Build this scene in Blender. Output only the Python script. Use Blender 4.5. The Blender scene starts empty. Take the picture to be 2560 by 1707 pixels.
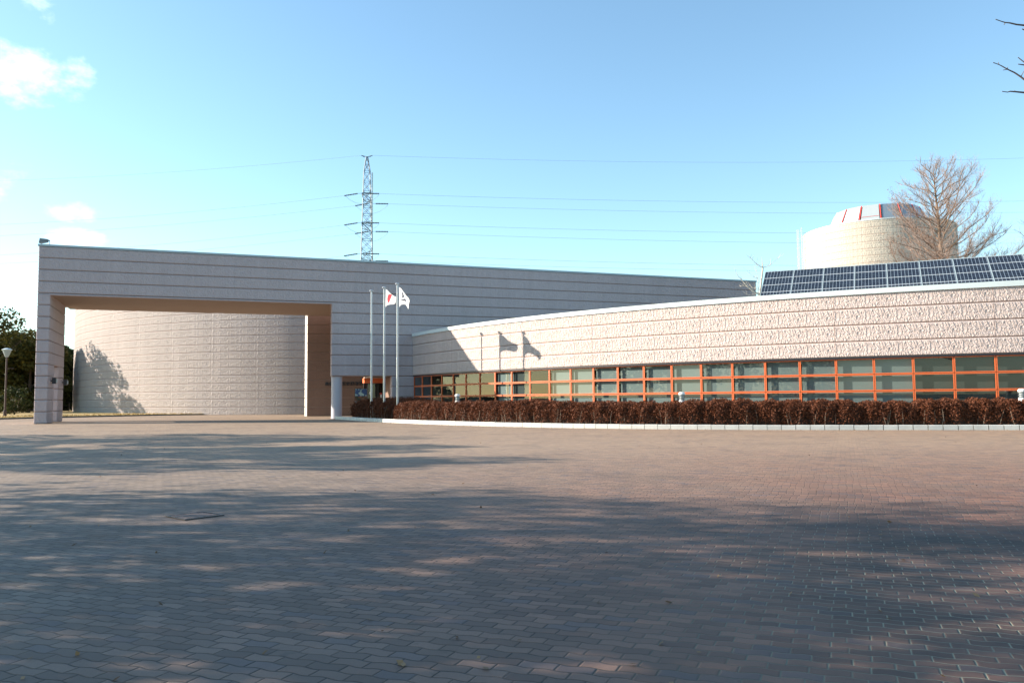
import bpy, math, random
import numpy as np
from mathutils import Vector, Matrix
R = math.radians
sc = bpy.context.scene
col = sc.collection
rng = random.Random(7)

# ------------------------------------------------------------------ constants of the place
CZ = 1.54                      # eye height
F = 2050.0                     # focal length in photo pixels (2560 wide)
PITCH, ROLL = R(3.949), R(0.5447)
C = 0.8                        # height of one concrete course
TH = R(68.96)                  # direction of the long facade
D = 62.74                      # distance of the facade plane
E_ = np.array([math.sin(TH), math.cos(TH), 0.0])
N_ = np.array([math.cos(TH), -math.sin(TH), 0.0])     # towards the plaza
WC = np.array([42.14, 89.77]); WR = 56.15             # curved wing
DC = np.array([-17.1, 126.0]); DR = 44.4            # big drum
SUN_AZ, SUN_EL = R(-83.3), R(22.2)
def zm(m): return CZ + (12.226 - m) * C

def ray(x, y):
    X = (x - 1280) / F; Z = -(y - 853.5) / F
    c, s = math.cos(ROLL), math.sin(ROLL); X, Z = c * X + s * Z, -s * X + c * Z
    cp, sp = math.cos(PITCH), math.sin(PITCH)
    return np.array([X, cp - Z * sp, sp + Z * cp])
def at_depth(x, y, Y):
    r = ray(x, y); return np.array([0, 0, CZ]) + r * (Y / r[1])
def at_height(x, y, z):
    r = ray(x, y); return np.array([0, 0, CZ]) + r * ((z - CZ) / r[2])
def fp(s, q, z):               # facade coordinates: s along, q behind the face
    p = -N_ * (D + q) + E_ * s
    return (p[0], p[1], z)
def gz(x, y):                  # the plaza rises a little towards the facade
    per = D + x * N_[0] + y * N_[1]
    return 0.12 * min(1.0, max(0.0, (32 - per) / 26))
def arc(c, r, a, z=0.0):       # angle a from the direction facing the plaza, degrees
    return (c[0] + r * math.sin(R(a)), c[1] - r * math.cos(R(a)), z)

# ------------------------------------------------------------------ object helpers
def tag(o, label=None, cat=None, group=None, kind=None):
    if label: o['label'] = label
    if cat: o['category'] = cat
    if group: o['group'] = group
    if kind: o['kind'] = kind
    return o
def empty(name, loc=(0, 0, 0), label=None, cat=None, group=None):
    o = bpy.data.objects.new(name, None); col.objects.link(o); o.location = loc
    o.empty_display_size = 0.3
    return tag(o, label, cat, group)

class MB:
    """collects faces (with metre UVs, a tone per face and material slots) and links them as one mesh object"""
    def __init__(s): s.v = []; s.f = []; s.uv = []; s.mi = []; s.tone = []
    def face(s, pts, uv=None, mi=0, tone=0.5):
        i = len(s.v); s.v.extend([tuple(p) for p in pts]); s.f.append(tuple(range(i, i + len(pts))))
        s.uv.append(uv if uv else [(0, 0)] * len(pts)); s.mi.append(mi); s.tone.append(tone)
    def hexa(s, p, mi=0, tone=0.5):
        """p: 8 corners, bottom ring then top ring"""
        for a in ((0, 3, 2, 1), (4, 5, 6, 7), (0, 1, 5, 4), (1, 2, 6, 5), (2, 3, 7, 6), (3, 0, 4, 7)):
            q = [p[k] for k in a]
            u = math.dist(q[0], q[1]); w = math.dist(q[1], q[2])
            s.face(q, [(0, 0), (u, 0), (u, w), (0, w)], mi, tone)
    def box(s, x0, x1, y0, y1, z0, z1, mi=0, tone=0.5):
        s.hexa([(x0, y0, z0), (x1, y0, z0), (x1, y1, z0), (x0, y1, z0), (x0, y0, z1), (x1, y0, z1), (x1, y1, z1), (x0, y1, z1)], mi, tone)
    def fbox(s, s0, s1, q0, q1, z0, z1, mi=0, tone=0.5):
        s.hexa([fp(s0, q0, z0), fp(s1, q0, z0), fp(s1, q1, z0), fp(s0, q1, z0), fp(s0, q0, z1), fp(s1, q0, z1), fp(s1, q1, z1), fp(s0, q1, z1)], mi, tone)
    def bar(s, a, b, w, mi=0, tone=0.5):
        s.tube([a, b], [w, w], 4, mi, tone)
    def tube(s, pts, rad, sides=6, mi=0, tone=0.5, cap=True):
        pts = [Vector(p) for p in pts]; n = len(pts); rings = []
        prev = None
        for i, p in enumerate(pts):
            t = (pts[min(i + 1, n - 1)] - pts[max(i - 1, 0)])
            if t.length < 1e-9: t = Vector((0, 0, 1))
            t.normalize()
            ref = prev if prev is not None and abs(prev.dot(t)) < 0.95 else (Vector((0, 0, 1)) if abs(t.z) < 0.9 else Vector((1, 0, 0)))
            u = (ref - t * ref.dot(t)).normalized(); w = t.cross(u); prev = u
            rings.append([p + (u * math.cos(k * 2 * math.pi / sides) + w * math.sin(k * 2 * math.pi / sides)) * rad[i] for k in range(sides)])
        base = len(s.v)
        for r_ in rings: s.v.extend([tuple(q) for q in r_])
        for i in range(n - 1):
            for k in range(sides):
                k2 = (k + 1) % sides
                s.f.append((base + i * sides + k, base + i * sides + k2, base + (i + 1) * sides + k2, base + (i + 1) * sides + k))
                s.uv.append([(0, 0)] * 4); s.mi.append(mi); s.tone.append(tone)
        if cap and rad[0] > 1e-4:
            s.f.append(tuple(base + k for k in reversed(range(sides)))); s.uv.append([(0, 0)] * sides); s.mi.append(mi); s.tone.append(tone)
        if cap and rad[-1] > 1e-4:
            s.f.append(tuple(base + (n - 1) * sides + k for k in range(sides))); s.uv.append([(0, 0)] * sides); s.mi.append(mi); s.tone.append(tone)
    def lathe(s, prof, sides=20, c=(0, 0, 0), mi=0):
        base = len(s.v)
        for r_, z in prof:
            for k in range(sides):
                a = 2 * math.pi * k / sides
                s.v.append((c[0] + r_ * math.cos(a), c[1] + r_ * math.sin(a), c[2] + z))
        for i in range(len(prof) - 1):
            for k in range(sides):
                k2 = (k + 1) % sides
                s.f.append((base + i * sides + k, base + i * sides + k2, base + (i + 1) * sides + k2, base + (i + 1) * sides + k))
                s.uv.append([(0, 0)] * 4); s.mi.append(mi); s.tone.append(0.5)
    def build(s, name, mats, parent=None, smooth=False, loc=None):
        me = bpy.data.meshes.new(name); me.from_pydata(s.v, [], s.f)
        for m in (mats if isinstance(mats, (list, tuple)) else [mats]): me.materials.append(m)
        lay = me.uv_layers.new(name='UVMap')
        flat = [c for u in s.uv for p in u for c in p]
        lay.data.foreach_set('uv', flat)
        me.polygons.foreach_set('material_index', s.mi)
        at = me.attributes.new('tone', 'FLOAT', 'FACE'); at.data.foreach_set('value', s.tone)
        if smooth: me.polygons.foreach_set('use_smooth', [True] * len(me.polygons))
        me.update()
        o = bpy.data.objects.new(name, me); col.objects.link(o)
        if parent is not None:
            o.parent = parent
            o.location = -Vector(parent.location) if loc is None else loc
        elif loc is not None: o.location = loc
        return o

def leaf_object(name, centres, size, mat, parent=None, seed=1, flat=0.0, aspect=1.6, tones=None):
    """many small leaf faces, one per centre, turned at random"""
    r = np.random.default_rng(seed); c = np.asarray(centres, float); n = len(c)
    nrm = r.normal(size=(n, 3)); nrm[:, 2] += flat; nrm /= np.linalg.norm(nrm, axis=1)[:, None]
    t = r.normal(size=(n, 3)); t -= nrm * (t * nrm).sum(1)[:, None]; t /= np.linalg.norm(t, axis=1)[:, None]
    b = np.cross(nrm, t)
    sz = size * r.uniform(0.6, 1.35, n)[:, None]
    v = np.empty((n, 4, 3))
    v[:, 0] = c - t * sz * aspect * .5; v[:, 1] = c + b * sz * .42 ; v[:, 2] = c + t * sz * aspect * .5; v[:, 3] = c - b * sz * .42
    me = bpy.data.meshes.new(name)
    me.vertices.add(n * 4); me.vertices.foreach_set('co', v.reshape(-1))
    me.loops.add(n * 4); me.loops.foreach_set('vertex_index', np.arange(n * 4))
    me.polygons.add(n); me.polygons.foreach_set('loop_start', np.arange(0, n * 4, 4)); 
    me.materials.append(mat)
    me.update(calc_edges=True)
    at = me.attributes.new('tone', 'FLOAT', 'FACE')
    at.data.foreach_set('value', (r.uniform(0, 1, n) if tones is None else np.asarray(tones)).astype(np.float32))
    me.validate()
    o = bpy.data.objects.new(name, me); col.objects.link(o)
    if parent is not None:
        o.parent = parent; o.location = (0, 0, 0)
    return o

def copy_tree(o, parent=None):
    c = o.copy(); col.objects.link(c)
    if parent is not None: c.parent = parent
    for ch in list(o.children): copy_tree(ch, c)
    return c

# ------------------------------------------------------------------ materials
class G:
    """tiny node-graph helper"""
    def __init__(s, name):
        s.m = bpy.data.materials.new(name); s.m.use_nodes = True
        s.t = s.m.node_tree; s.n = s.t.nodes; s.l = s.t.links
        s.b = s.n['Principled BSDF']
    def node(s, t, **kw):
        x = s.n.new(t)
        for k, v in kw.items(): setattr(x, k, v)
        return x
    def put(s, sock, v):
        if isinstance(v, bpy.types.NodeSocket): s.l.new(v, sock)
        elif v is not None: sock.default_value = v
    def math(s, op, a, b=None, c=None, clamp=False):
        x = s.node('ShaderNodeMath', operation=op); x.use_clamp = clamp
        s.put(x.inputs[0], a)
        if b is not None: s.put(x.inputs[1], b)
        if c is not None: s.put(x.inputs[2], c)
        return x.outputs[0]
    def sep(s, v):
        x = s.node('ShaderNodeSeparateXYZ'); s.put(x.inputs[0], v); return x.outputs
    def comb(s, a, b, c=0.0):
        x = s.node('ShaderNodeCombineXYZ'); s.put(x.inputs[0], a); s.put(x.inputs[1], b); s.put(x.inputs[2], c); return x.outputs[0]
    def noise(s, vec, scale, detail=2.0, rough=0.5, dist=0.0):
        x = s.node('ShaderNodeTexNoise'); s.put(x.inputs['Vector'], vec)
        x.inputs['Scale'].default_value = scale; x.inputs['Detail'].default_value = detail
        x.inputs['Roughness'].default_value = rough; x.inputs['Distortion'].default_value = dist
        return x.outputs[0]
    def mix(s, f, a, b, blend='MIX'):
        x = s.node('ShaderNodeMix', data_type='RGBA', blend_type=blend)
        s.put(x.inputs[0], f); s.put(x.inputs[6], a); s.put(x.inputs[7], b); return x.outputs[2]
    def mapr(s, v, a, b, c=0.0, d=1.0):
        x = s.node('ShaderNodeMapRange'); s.put(x.inputs[0], v)
        for i, k in enumerate((a, b, c, d)): x.inputs[i + 1].default_value = k
        return x.outputs[0]
    def bump(s, h, dist, strength=1.0, nrm=None):
        x = s.node('ShaderNodeBump'); x.inputs['Strength'].default_value = strength; x.inputs['Distance'].default_value = dist
        s.put(x.inputs['Height'], h)
        if nrm is not None: s.put(x.inputs['Normal'], nrm)
        return x.outputs[0]
    def done(s, base=None, rough=None, nrm=None, metal=None, spec=None):
        s.put(s.b.inputs['Base Color'], base); s.put(s.b.inputs['Roughness'], rough)
        if nrm is not None: s.put(s.b.inputs['Normal'], nrm)
        if metal is not None: s.put(s.b.inputs['Metallic'], metal)
        if spec is not None: s.put(s.b.inputs['Specular IOR Level'], spec)
        return s.m

def rgb(r, g, b): return (r, g, b, 1.0)
def plain(name, c, rough=0.6, metal=0.0, var=0.12, scale=3.0, bump=0.0):
    g = G(name); tc = g.node('ShaderNodeTexCoord')
    n = g.noise(tc.outputs['Object'], scale, 4.0, 0.6)
    d = rgb(*[k * (1 - var) for k in c]); l = rgb(*[min(1, k * (1 + var)) for k in c])
    nr = g.bump(n, bump) if bump else None
    return g.done(g.mix(n, d, l), rough, nr, metal)

def concrete(name, c, period, depth, relief=1.0, strength=1.0):
    """concrete cast against a carved form: raised squiggles that repeat along each course"""
    g = G(name); uv = g.node('ShaderNodeUVMap'); u, v, _ = g.sep(uv.outputs[0])
    uu = g.math('MULTIPLY', g.math('FRACT', g.math('DIVIDE', u, period)), period)
    vv = g.math('MULTIPLY', g.math('FRACT', g.math('DIVIDE', g.math('SUBTRACT', v, zm(14)), C)), C)
    lean = g.math('ADD', uu, g.math('MULTIPLY', vv, 0.12))
    p = g.comb(g.math('MULTIPLY', lean, 9.5 * relief), g.math('MULTIPLY', vv, 4.6 * relief))
    warp = g.node('ShaderNodeTexNoise'); g.put(warp.inputs['Vector'], p); warp.inputs['Scale'].default_value = 0.7; warp.inputs['Detail'].default_value = 1
    va = g.node('ShaderNodeVectorMath', operation='MULTIPLY_ADD'); g.put(va.inputs[0], warp.outputs['Color']); va.inputs[1].default_value = (2.2, 2.0, 0); g.put(va.inputs[2], p)
    n1 = g.noise(va.outputs[0], 1.05, 1.0, 0.5)
    n3 = g.noise(va.outputs[0], 2.3, 1.0, 0.5)
    ridge = g.mapr(n1, 0.40, 0.60); ridge2 = g.mapr(n3, 0.42, 0.60)
    n2 = g.noise(p, 1.1, 2.5, 0.6)
    h = g.math('ADD', g.math('ADD', g.math('MULTIPLY', ridge, 0.7), g.math('MULTIPLY', ridge2, 0.35)), g.math('MULTIPLY', n2, 0.5))
    # the relief fades out towards the plain border of each course
    edge = g.math('MULTIPLY', g.mapr(vv, 0.015, 0.045), g.mapr(vv, C - 0.085, C - 0.035, 1.0, 0.0))
    h = g.math('MULTIPLY', h, edge)
    fine = g.noise(g.comb(u, v), 40.0, 3.0, 0.7)
    h2 = g.math('ADD', h, g.math('MULTIPLY', fine, 0.05))
    big = g.noise(g.comb(g.math('MULTIPLY', u, 0.6), g.math('MULTIPLY', v, 0.16)), 1.3, 5.0, 0.62)
    streak = g.noise(g.comb(g.math('MULTIPLY', u, 3.2), g.math('MULTIPLY', v, 0.25)), 1.2, 3.0, 0.6)
    t = g.mapr(g.math('ADD', g.math('MULTIPLY', big, 0.6), g.math('MULTIPLY', streak, 0.4)), 0.3, 0.7)
    base = g.mix(t, rgb(*[k * 0.9 for k in c]), rgb(*[k * 1.06 for k in c]))
    base = g.mix(g.math('MULTIPLY', g.mapr(fine, 0.35, 0.6, 1.0, 0.0), 0.16), base, rgb(c[0] * .6, c[1] * .57, c[2] * .55))
    return g.done(base, 0.85, g.bump(h2, depth, strength), spec=0.25)

PINK = (0.56, 0.445, 0.40)
M = {}
M['wing'] = concrete('wing concrete', (0.61, 0.51, 0.465), 1.366, 0.05, 0.95)
M['facade'] = concrete('facade concrete', (0.50, 0.425, 0.425), 1.366, 0.03)
M['drum'] = concrete('drum concrete', (0.48, 0.425, 0.395), 5.2, 0.075, 0.85)
M['tower'] = concrete('tower concrete', (0.53, 0.475, 0.39), 4.3, 0.02, 0.6)
M['inner'] = concrete('shaded entrance wall concrete', (0.25, 0.165, 0.13), 1.366, 0.012)  # wall colour darkened for the shade inside the portal
M['joint'] = plain('recessed joint', (0.37, 0.26, 0.215), 0.9)
M['litend'] = plain('sunlit wall end', (0.78, 0.74, 0.66), 0.85)  # near-white tone on the same inner wall, painted for sun on its corner
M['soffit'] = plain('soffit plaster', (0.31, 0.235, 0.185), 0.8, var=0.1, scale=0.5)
M['cap'] = plain('pale metal coping', (0.62, 0.70, 0.69), 0.4, 0.0, 0.05)
M['greycap'] = plain('grey metal coping', (0.36, 0.44, 0.46), 0.45, 0.0, 0.05)
M['white'] = plain('white paint', (0.80, 0.80, 0.78), 0.5, 0, 0.04)
M['pole'] = plain('brushed aluminium pole', (0.50, 0.51, 0.52), 0.3, 0.55, 0.05)
M['orange'] = plain('orange paint', (0.70, 0.15, 0.042), 0.5, 0, 0.07, 1.5)
M['column'] = plain('painted column', (0.44, 0.43, 0.47), 0.5, 0, 0.04)
M['dark'] = plain('dark metal', (0.03, 0.03, 0.035), 0.4, 0.2)
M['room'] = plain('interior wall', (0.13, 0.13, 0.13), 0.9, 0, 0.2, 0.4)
M['lobby'] = plain('lobby wall in unlit tone', (0.03, 0.035, 0.035), 0.6)  # coloured near black so the lobby looks unlit despite the sun
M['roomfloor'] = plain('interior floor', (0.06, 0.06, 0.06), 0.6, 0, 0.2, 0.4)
M['blind'] = plain('pale roller blind', (0.42, 0.46, 0.46), 0.9, 0, 0.05, 1.0)
M['dimblind'] = plain('dimmed grey roller blind', (0.14, 0.15, 0.145), 0.9, 0, 0.05, 1.0)
M['roof'] = plain('roof membrane', (0.33, 0.33, 0.33), 0.9)
M['steel'] = plain('galvanised steel', (0.16, 0.20, 0.22), 0.6, 0.1, 0.1)
M['insul'] = plain('glazed insulators', (0.10, 0.13, 0.13), 0.35, 0.0, 0.15)
M['wire'] = plain('aluminium conductor', (0.36, 0.40, 0.48), 0.5, 0.2)
M['kerb'] = plain('white kerbstone', (0.58, 0.585, 0.54), 0.8, 0, 0.30, 1.6, 0.004)
M['bark'] = plain('brown bark', (0.20, 0.135, 0.09), 0.9, 0, 0.35, 6.0)
M['twig'] = plain('reddish winter twigs', (0.33, 0.245, 0.20), 0.85, 0, 0.35, 3.0)
M['palebark'] = plain('pale bark', (0.50, 0.45, 0.36), 0.8, 0, 0.3, 6.0)
M['nearbark'] = plain('grey brown bark', (0.13, 0.10, 0.085), 0.85, 0, 0.3, 9.0)
M['lampbrown'] = plain('brown lamp paint', (0.07, 0.035, 0.028), 0.5)
M['frost'] = plain('frosted lamp glass', (0.34, 0.40, 0.40), 0.3)
M['iron'] = plain('cast iron lid', (0.15, 0.11, 0.095), 0.7, 0.0, 0.3, 12.0, 0.004)
M['soil'] = plain('dark soil', (0.05, 0.038, 0.028), 0.95, 0, 0.4, 5.0, 0.03)
M['red'] = plain('red paint', (0.55, 0.05, 0.04), 0.4)
M['rubber'] = plain('tyre rubber', (0.02, 0.02, 0.02), 0.8)
M['carwhite'] = plain('white car paint', (0.72, 0.73, 0.74), 0.25)
M['carsilver'] = plain('silver blue car paint', (0.42, 0.52, 0.58), 0.25, 0.3)
M['louvre'] = plain('grey louvre metal', (0.16, 0.18, 0.19), 0.6, 0.0)

def foliage(name, dark, light, trans=0.25):
    g = G(name); a = g.node('ShaderNodeAttribute', attribute_name='tone', attribute_type='GEOMETRY')
    c = g.mix(a.outputs['Fac'], rgb(*dark), rgb(*light))
    g.done(c, 0.7, spec=0.25)
    tr = g.node('ShaderNodeBsdfTranslucent'); g.put(tr.inputs['Color'], c)
    mx = g.node('ShaderNodeMixShader'); mx.inputs[0].default_value = trans
    out = g.n['Material Output']; g.l.new(g.b.outputs[0], mx.inputs[1]); g.l.new(tr.outputs[0], mx.inputs[2]); g.l.new(mx.outputs[0], out.inputs[0])
    return g.m
M['hedge'] = foliage('winter hedge leaves', (0.066, 0.021, 0.010), (0.205, 0.070, 0.030), 0.2)
M['hedgecore'] = plain('hedge twigs', (0.05, 0.028, 0.018), 0.95, 0, 0.4, 8.0)
M['greytwig'] = plain('grey hedge stems', (0.26, 0.21, 0.155), 0.9, 0, 0.3, 8.0)
M['leaf'] = foliage('evergreen leaves', (0.018, 0.026, 0.008), (0.075, 0.085, 0.022))
M['leafolive'] = foliage('olive evergreen leaves', (0.035, 0.04, 0.008), (0.13, 0.11, 0.022))
M['needle'] = foliage('dry needles', (0.20, 0.09, 0.045), (0.38, 0.20, 0.11), 0.3)
M['conifer'] = foliage('conifer foliage', (0.016, 0.03, 0.012), (0.05, 0.075, 0.03))
M['drygrass'] = foliage('dry grass blades', (0.28, 0.19, 0.07), (0.50, 0.37, 0.15), 0.2)
M['lawn'] = plain('dry winter lawn', (0.40, 0.29, 0.115), 0.95, 0, 0.3, 2.5, 0.03)
M['land'] = plain('open ground', (0.06, 0.06, 0.04), 0.95, 0, 0.3, 0.1)

def glass(name, tint, ior=1.5, rough=0.0):
    g = G(name); g.n.remove(g.b)
    lw = g.node('ShaderNodeLayerWeight'); lw.inputs[0].default_value = .5; r0 = ((ior - 1) / (ior + 1)) ** 2 * 1.1
    fz = g.math('ADD', r0, g.math('MULTIPLY', 1 - r0, g.math('POWER', lw.outputs['Facing'], 5.0)))
    tr = g.node('ShaderNodeBsdfTransparent'); tr.inputs[0].default_value = rgb(*tint)
    gl = g.node('ShaderNodeBsdfGlossy'); gl.inputs['Roughness'].default_value = rough; gl.inputs[0].default_value = rgb(.95, .97, 1)
    mx = g.node('ShaderNodeMixShader'); g.l.new(fz, mx.inputs[0]); g.l.new(tr.outputs[0], mx.inputs[1]); g.l.new(gl.outputs[0], mx.inputs[2])
    g.l.new(mx.outputs[0], g.n['Material Output'].inputs[0]); return g.m
M['glass'] = glass('window glass', (0.54, 0.61, 0.60), 1.5)
M['smoked'] = glass('smoked door glass', (0.25, 0.28, 0.27), 1.5)

def solar():
    g = G('solar cells'); uv = g.node('ShaderNodeUVMap'); u, v, _ = g.sep(uv.outputs[0])
    def lines(x, per, w):
        f = g.math('FRACT', g.math('DIVIDE', x, per))
        d = g.math('MULTIPLY', g.math('MINIMUM', f, g.math('SUBTRACT', 1.0, f)), per)
        return g.math('LESS_THAN', d, w)
    a = lines(u, 0.1733, 0.011); b = lines(v, 0.155, 0.0065)
    m = lines(v, 0.93, 0.022)
    cell = g.node('ShaderNodeTexWhiteNoise', noise_dimensions='2D')
    g.put(cell.inputs['Vector'], g.comb(g.math('FLOOR', g.math('DIVIDE', u, 0.1733)), g.math('FLOOR', g.math('DIVIDE', v, 0.155))))
    base = g.mix(cell.outputs[0], rgb(0.004, 0.007, 0.015), rgb(0.009, 0.014, 0.03))
    base = g.mix(g.math('MULTIPLY', g.math('MAXIMUM', a, b), 0.55), base, rgb(0.36, 0.45, 0.52))
    base = g.mix(m, base, rgb(0.62, 0.68, 0.70))
    return g.done(base, 0.25, spec=0.12)
M['solar'] = solar()

def paving():
    g = G('interlocking block paving'); tc = g.node('ShaderNodeTexCoord'); P = tc.outputs['Object']
    x, y, z = g.sep(P)
    an = R(22.0); ca, sa = math.cos(an), math.sin(an)
    # long axis of the blocks, and across it
    u = g.math('SUBTRACT', g.math('MULTIPLY', x, ca), g.math('MULTIPLY', y, sa))
    v = g.math('ADD', g.math('MULTIPLY', x, sa), g.math('MULTIPLY', y, ca))
    L, W = 0.225, 0.1125
    wav = g.math('MULTIPLY', g.math('SINE', g.math('MULTIPLY', u, 2 * math.pi / L)), 0.0095)
    v2 = g.math('ADD', v, wav)
    row = g.math('FLOOR', g.math('DIVIDE', v2, W))
    odd = g.math('MODULO', g.math('ABSOLUTE', row), 2.0)
    rj = g.node('ShaderNodeTexWhiteNoise', noise_dimensions='1D'); g.put(rj.inputs['W'], row)
    u2 = g.math('ADD', g.math('ADD', u, g.math('MULTIPLY', odd, L * 0.5)), g.math('MULTIPLY', rj.outputs['Value'], 0.05))
    brick = g.math('FLOOR', g.math('DIVIDE', u2, L))
    fu = g.math('FRACT', g.math('DIVIDE', u2, L)); fv = g.math('FRACT', g.math('DIVIDE', v2, W))
    du = g.math('MULTIPLY', g.math('MINIMUM', fu, g.math('SUBTRACT', 1.0, fu)), L)
    dv = g.math('MULTIPLY', g.math('MINIMUM', fv, g.math('SUBTRACT', 1.0, fv)), W)
    d = g.math('MINIMUM', du, dv)
    wn = g.node('ShaderNodeTexWhiteNoise', noise_dimensions='2D'); g.put(wn.inputs['Vector'], g.comb(brick, row))
    rnd = wn.outputs['Value']; rc = g.sep(wn.outputs['Color'])
    xy = g.comb(x, y)
    patch = g.noise(xy, 0.22, 5.0, 0.6); worn = g.noise(xy, 0.9, 4.0, 0.6); grain = g.noise(xy, 60.0, 3.0, 0.7)
    # greyer, more bleached blocks on the left, redder ones on the right
    side = g.mapr(g.math('ADD', x, g.math('MULTIPLY', g.math('SUBTRACT', patch, 0.5), 9.0)), -5.0, 5.5)
    grey = g.mix(rnd, rgb(0.135, 0.110, 0.090), rgb(0.235, 0.187, 0.150))
    redb = g.mix(rnd, rgb(0.125, 0.046, 0.029), rgb(0.275, 0.112, 0.066))
    base = g.mix(side, grey, redb)
    far = g.mapr(y, 9.0, 26.0)  # lightens the blocks with distance, standing for sunlit ground beyond the tree shade
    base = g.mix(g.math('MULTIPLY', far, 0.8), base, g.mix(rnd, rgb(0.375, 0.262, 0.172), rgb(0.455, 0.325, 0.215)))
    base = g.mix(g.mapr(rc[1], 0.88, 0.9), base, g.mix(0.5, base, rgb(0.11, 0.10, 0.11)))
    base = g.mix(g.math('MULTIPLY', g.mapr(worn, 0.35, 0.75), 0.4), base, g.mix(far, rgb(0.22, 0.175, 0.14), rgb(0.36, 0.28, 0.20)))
    blot = g.mapr(g.noise(xy, 0.35, 6.0, 0.7), 0.52, 0.70)
    base = g.mix(g.math('MULTIPLY', blot, 0.5), base, rgb(0.11, 0.085, 0.07))
    spot = g.mapr(g.noise(xy, 2.6, 3.0, 0.6), 0.66, 0.72)
    base = g.mix(g.math('MULTIPLY', spot, 0.45), base, rgb(0.07, 0.06, 0.05))
    # dark damp and algae stains in front on the right
    sx = g.mapr(x, 0.8, 4.0); sy = g.mapr(y, 14.0, 9.0)
    stain = g.math('MULTIPLY', g.mapr(g.noise(xy, 0.55, 6.0, 0.65), 0.42, 0.58), g.math('MULTIPLY', sx, sy))
    base = g.mix(g.math('MULTIPLY', stain, 0.85), base, rgb(0.032, 0.028, 0.027))
    base = g.mix(g.math('MULTIPLY', g.mapr(grain, 0.4, 0.65, 1.0, 0.0), 0.25), base, rgb(0.10, 0.085, 0.075))
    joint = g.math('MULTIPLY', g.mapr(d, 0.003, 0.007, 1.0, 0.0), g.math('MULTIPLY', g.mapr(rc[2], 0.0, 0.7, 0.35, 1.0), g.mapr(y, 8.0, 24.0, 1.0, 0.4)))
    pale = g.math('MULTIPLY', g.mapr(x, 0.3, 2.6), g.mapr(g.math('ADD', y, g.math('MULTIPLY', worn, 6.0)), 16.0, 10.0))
    jc = g.mix(pale, rgb(0.035, 0.035, 0.033), rgb(0.27, 0.26, 0.19))
    base = g.mix(joint, base, jc)
    tilt = g.math('ADD', g.math('MULTIPLY', g.math('SUBTRACT', rc[0], 0.5), g.math('SUBTRACT', fu, 0.5)), g.math('MULTIPLY', rnd, 0.35))
    h = g.math('ADD', g.math('ADD', g.mapr(d, 0.0, 0.012), g.math('MULTIPLY', tilt, 0.5)), g.math('MULTIPLY', grain, 0.10))
    rough = g.mapr(worn, 0.3, 0.7, 0.62, 0.8)
    return g.done(base, rough, g.bump(h, 0.008, 0.8), spec=0.3)
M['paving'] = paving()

# ------------------------------------------------------------------ the long facade with its portal
def block(mb, s0, s1, q0, q1, z0, z1, g=0.022, c=0.032, mi=0, ch_s=True):
    """one course: a long block whose front and rear edges are chamfered"""
    z0 += g; z1 -= g; cs = c if ch_s else 0.0
    def ring(q, i): 
        k = cs if i else 0.0; kz = c if i else 0.0
        return [(s0 + k, q, z0 + kz), (s1 - k, q, z0 + kz), (s1 - k, q, z1 - kz), (s0 + k, q, z1 - kz)]
    A, B, Cc, Dd = ring(q0, 1), ring(q0 + c, 0), ring(q1 - c, 0), ring(q1, 1)
    P = lambda p: fp(*p)
    mb.face([P(p) for p in A], [(p[0], p[2]) for p in A], mi)
    mb.face([P(p) for p in reversed(Dd)], [(p[0], p[2]) for p in reversed(Dd)], mi)
    for X, Y in ((A, B), (B, Cc), (Cc, Dd)):
        for k in range(4):
            a, b = X[k], X[(k + 1) % 4]; d_, e_ = Y[(k + 1) % 4], Y[k]
            uvf = (lambda p: (p[1] + 3.3, p[2])) if k in (1, 3) else (lambda p: (p[0], p[1] + zm(14)))
            if X is A or Y is Dd: uvf = lambda p: (p[0] + p[1], p[2])
            q = [e_, d_, b, a]
            mb.face([P(p) for p in q], [uvf(p) for p in q], mi)

Z_SOF = 8.78; S_L, S_PI, S_R, S_END = -10.12, -9.36, 9.5, 48.6; DEEP = 7.0; DEEPB = 9.3
S_J0 = 14.12
hall = empty('entrance_hall', fp(0, 0, 0), 'long shaded concrete building with a wide open portal at its left end', 'building')
w = MB()
for m in range(-1, 3):                                              # the beam over the whole length
    block(w, S_L, S_END, 0, DEEPB, zm(m + 1), zm(m))
w.fbox(S_L + .06, S_END - .06, .06, DEEPB - .06, zm(3) + .002, zm(-1) - .03, 1)
block(w, S_L, S_R, 0.0, 0.5, Z_SOF, zm(3), 0.02, 0.02)              # thin lip under the beam
z_slot = zm(9)
for m in range(3, 15):                                             # the left pillar: two piers below a solid top
    z1, z0 = zm(m), (zm(m + 1) if m < 14 else 0.0)
    if m < 9: block(w, S_L, S_PI, 0, DEEP, z0, z1)
    else:
        block(w, S_L, S_PI, 0, 2.6, z0, z1, ); block(w, S_L, S_PI, 4.5, DEEP, z0, z1)
w.fbox(S_L + .06, S_PI - .06, .06, DEEP - .06, z_slot + .002, zm(3), 1)
for a, b in ((0, 2.6), (4.5, DEEP)): w.fbox(S_L + .06, S_PI - .06, a + .06, b - .06, 0, z_slot, 1)
for m in range(3, 10): block(w, S_R, S_END, 0, 0.6, zm(m + 1), zm(m))   # the wall right of the portal
w.fbox(S_R + .06, S_END - .06, .06, .54, zm(10) + .03, zm(3), 1)
for m in range(10, 15): block(w, S_J0, 24.0, 0, 0.6, zm(m + 1) if m < 14 else 0.0, zm(m))
w.fbox(S_J0 + .06, 23.9, .06, .54, 0, zm(10) + .03, 1)
w.build('wall', [M['facade'], M['joint']], hall)
so = MB(); so.fbox(S_PI + .0, 16.0, 0.52, DEEPB - .02, Z_SOF + .02, zm(3) - .03)
so.build('soffit', M['soffit'], hall)
cp = MB(); cp.fbox(S_L - .05, S_END + .05, -.05, DEEPB + .05, zm(-1) - .01, zm(-1) + .13)
cp.build('coping', M['greycap'], hall)
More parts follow.
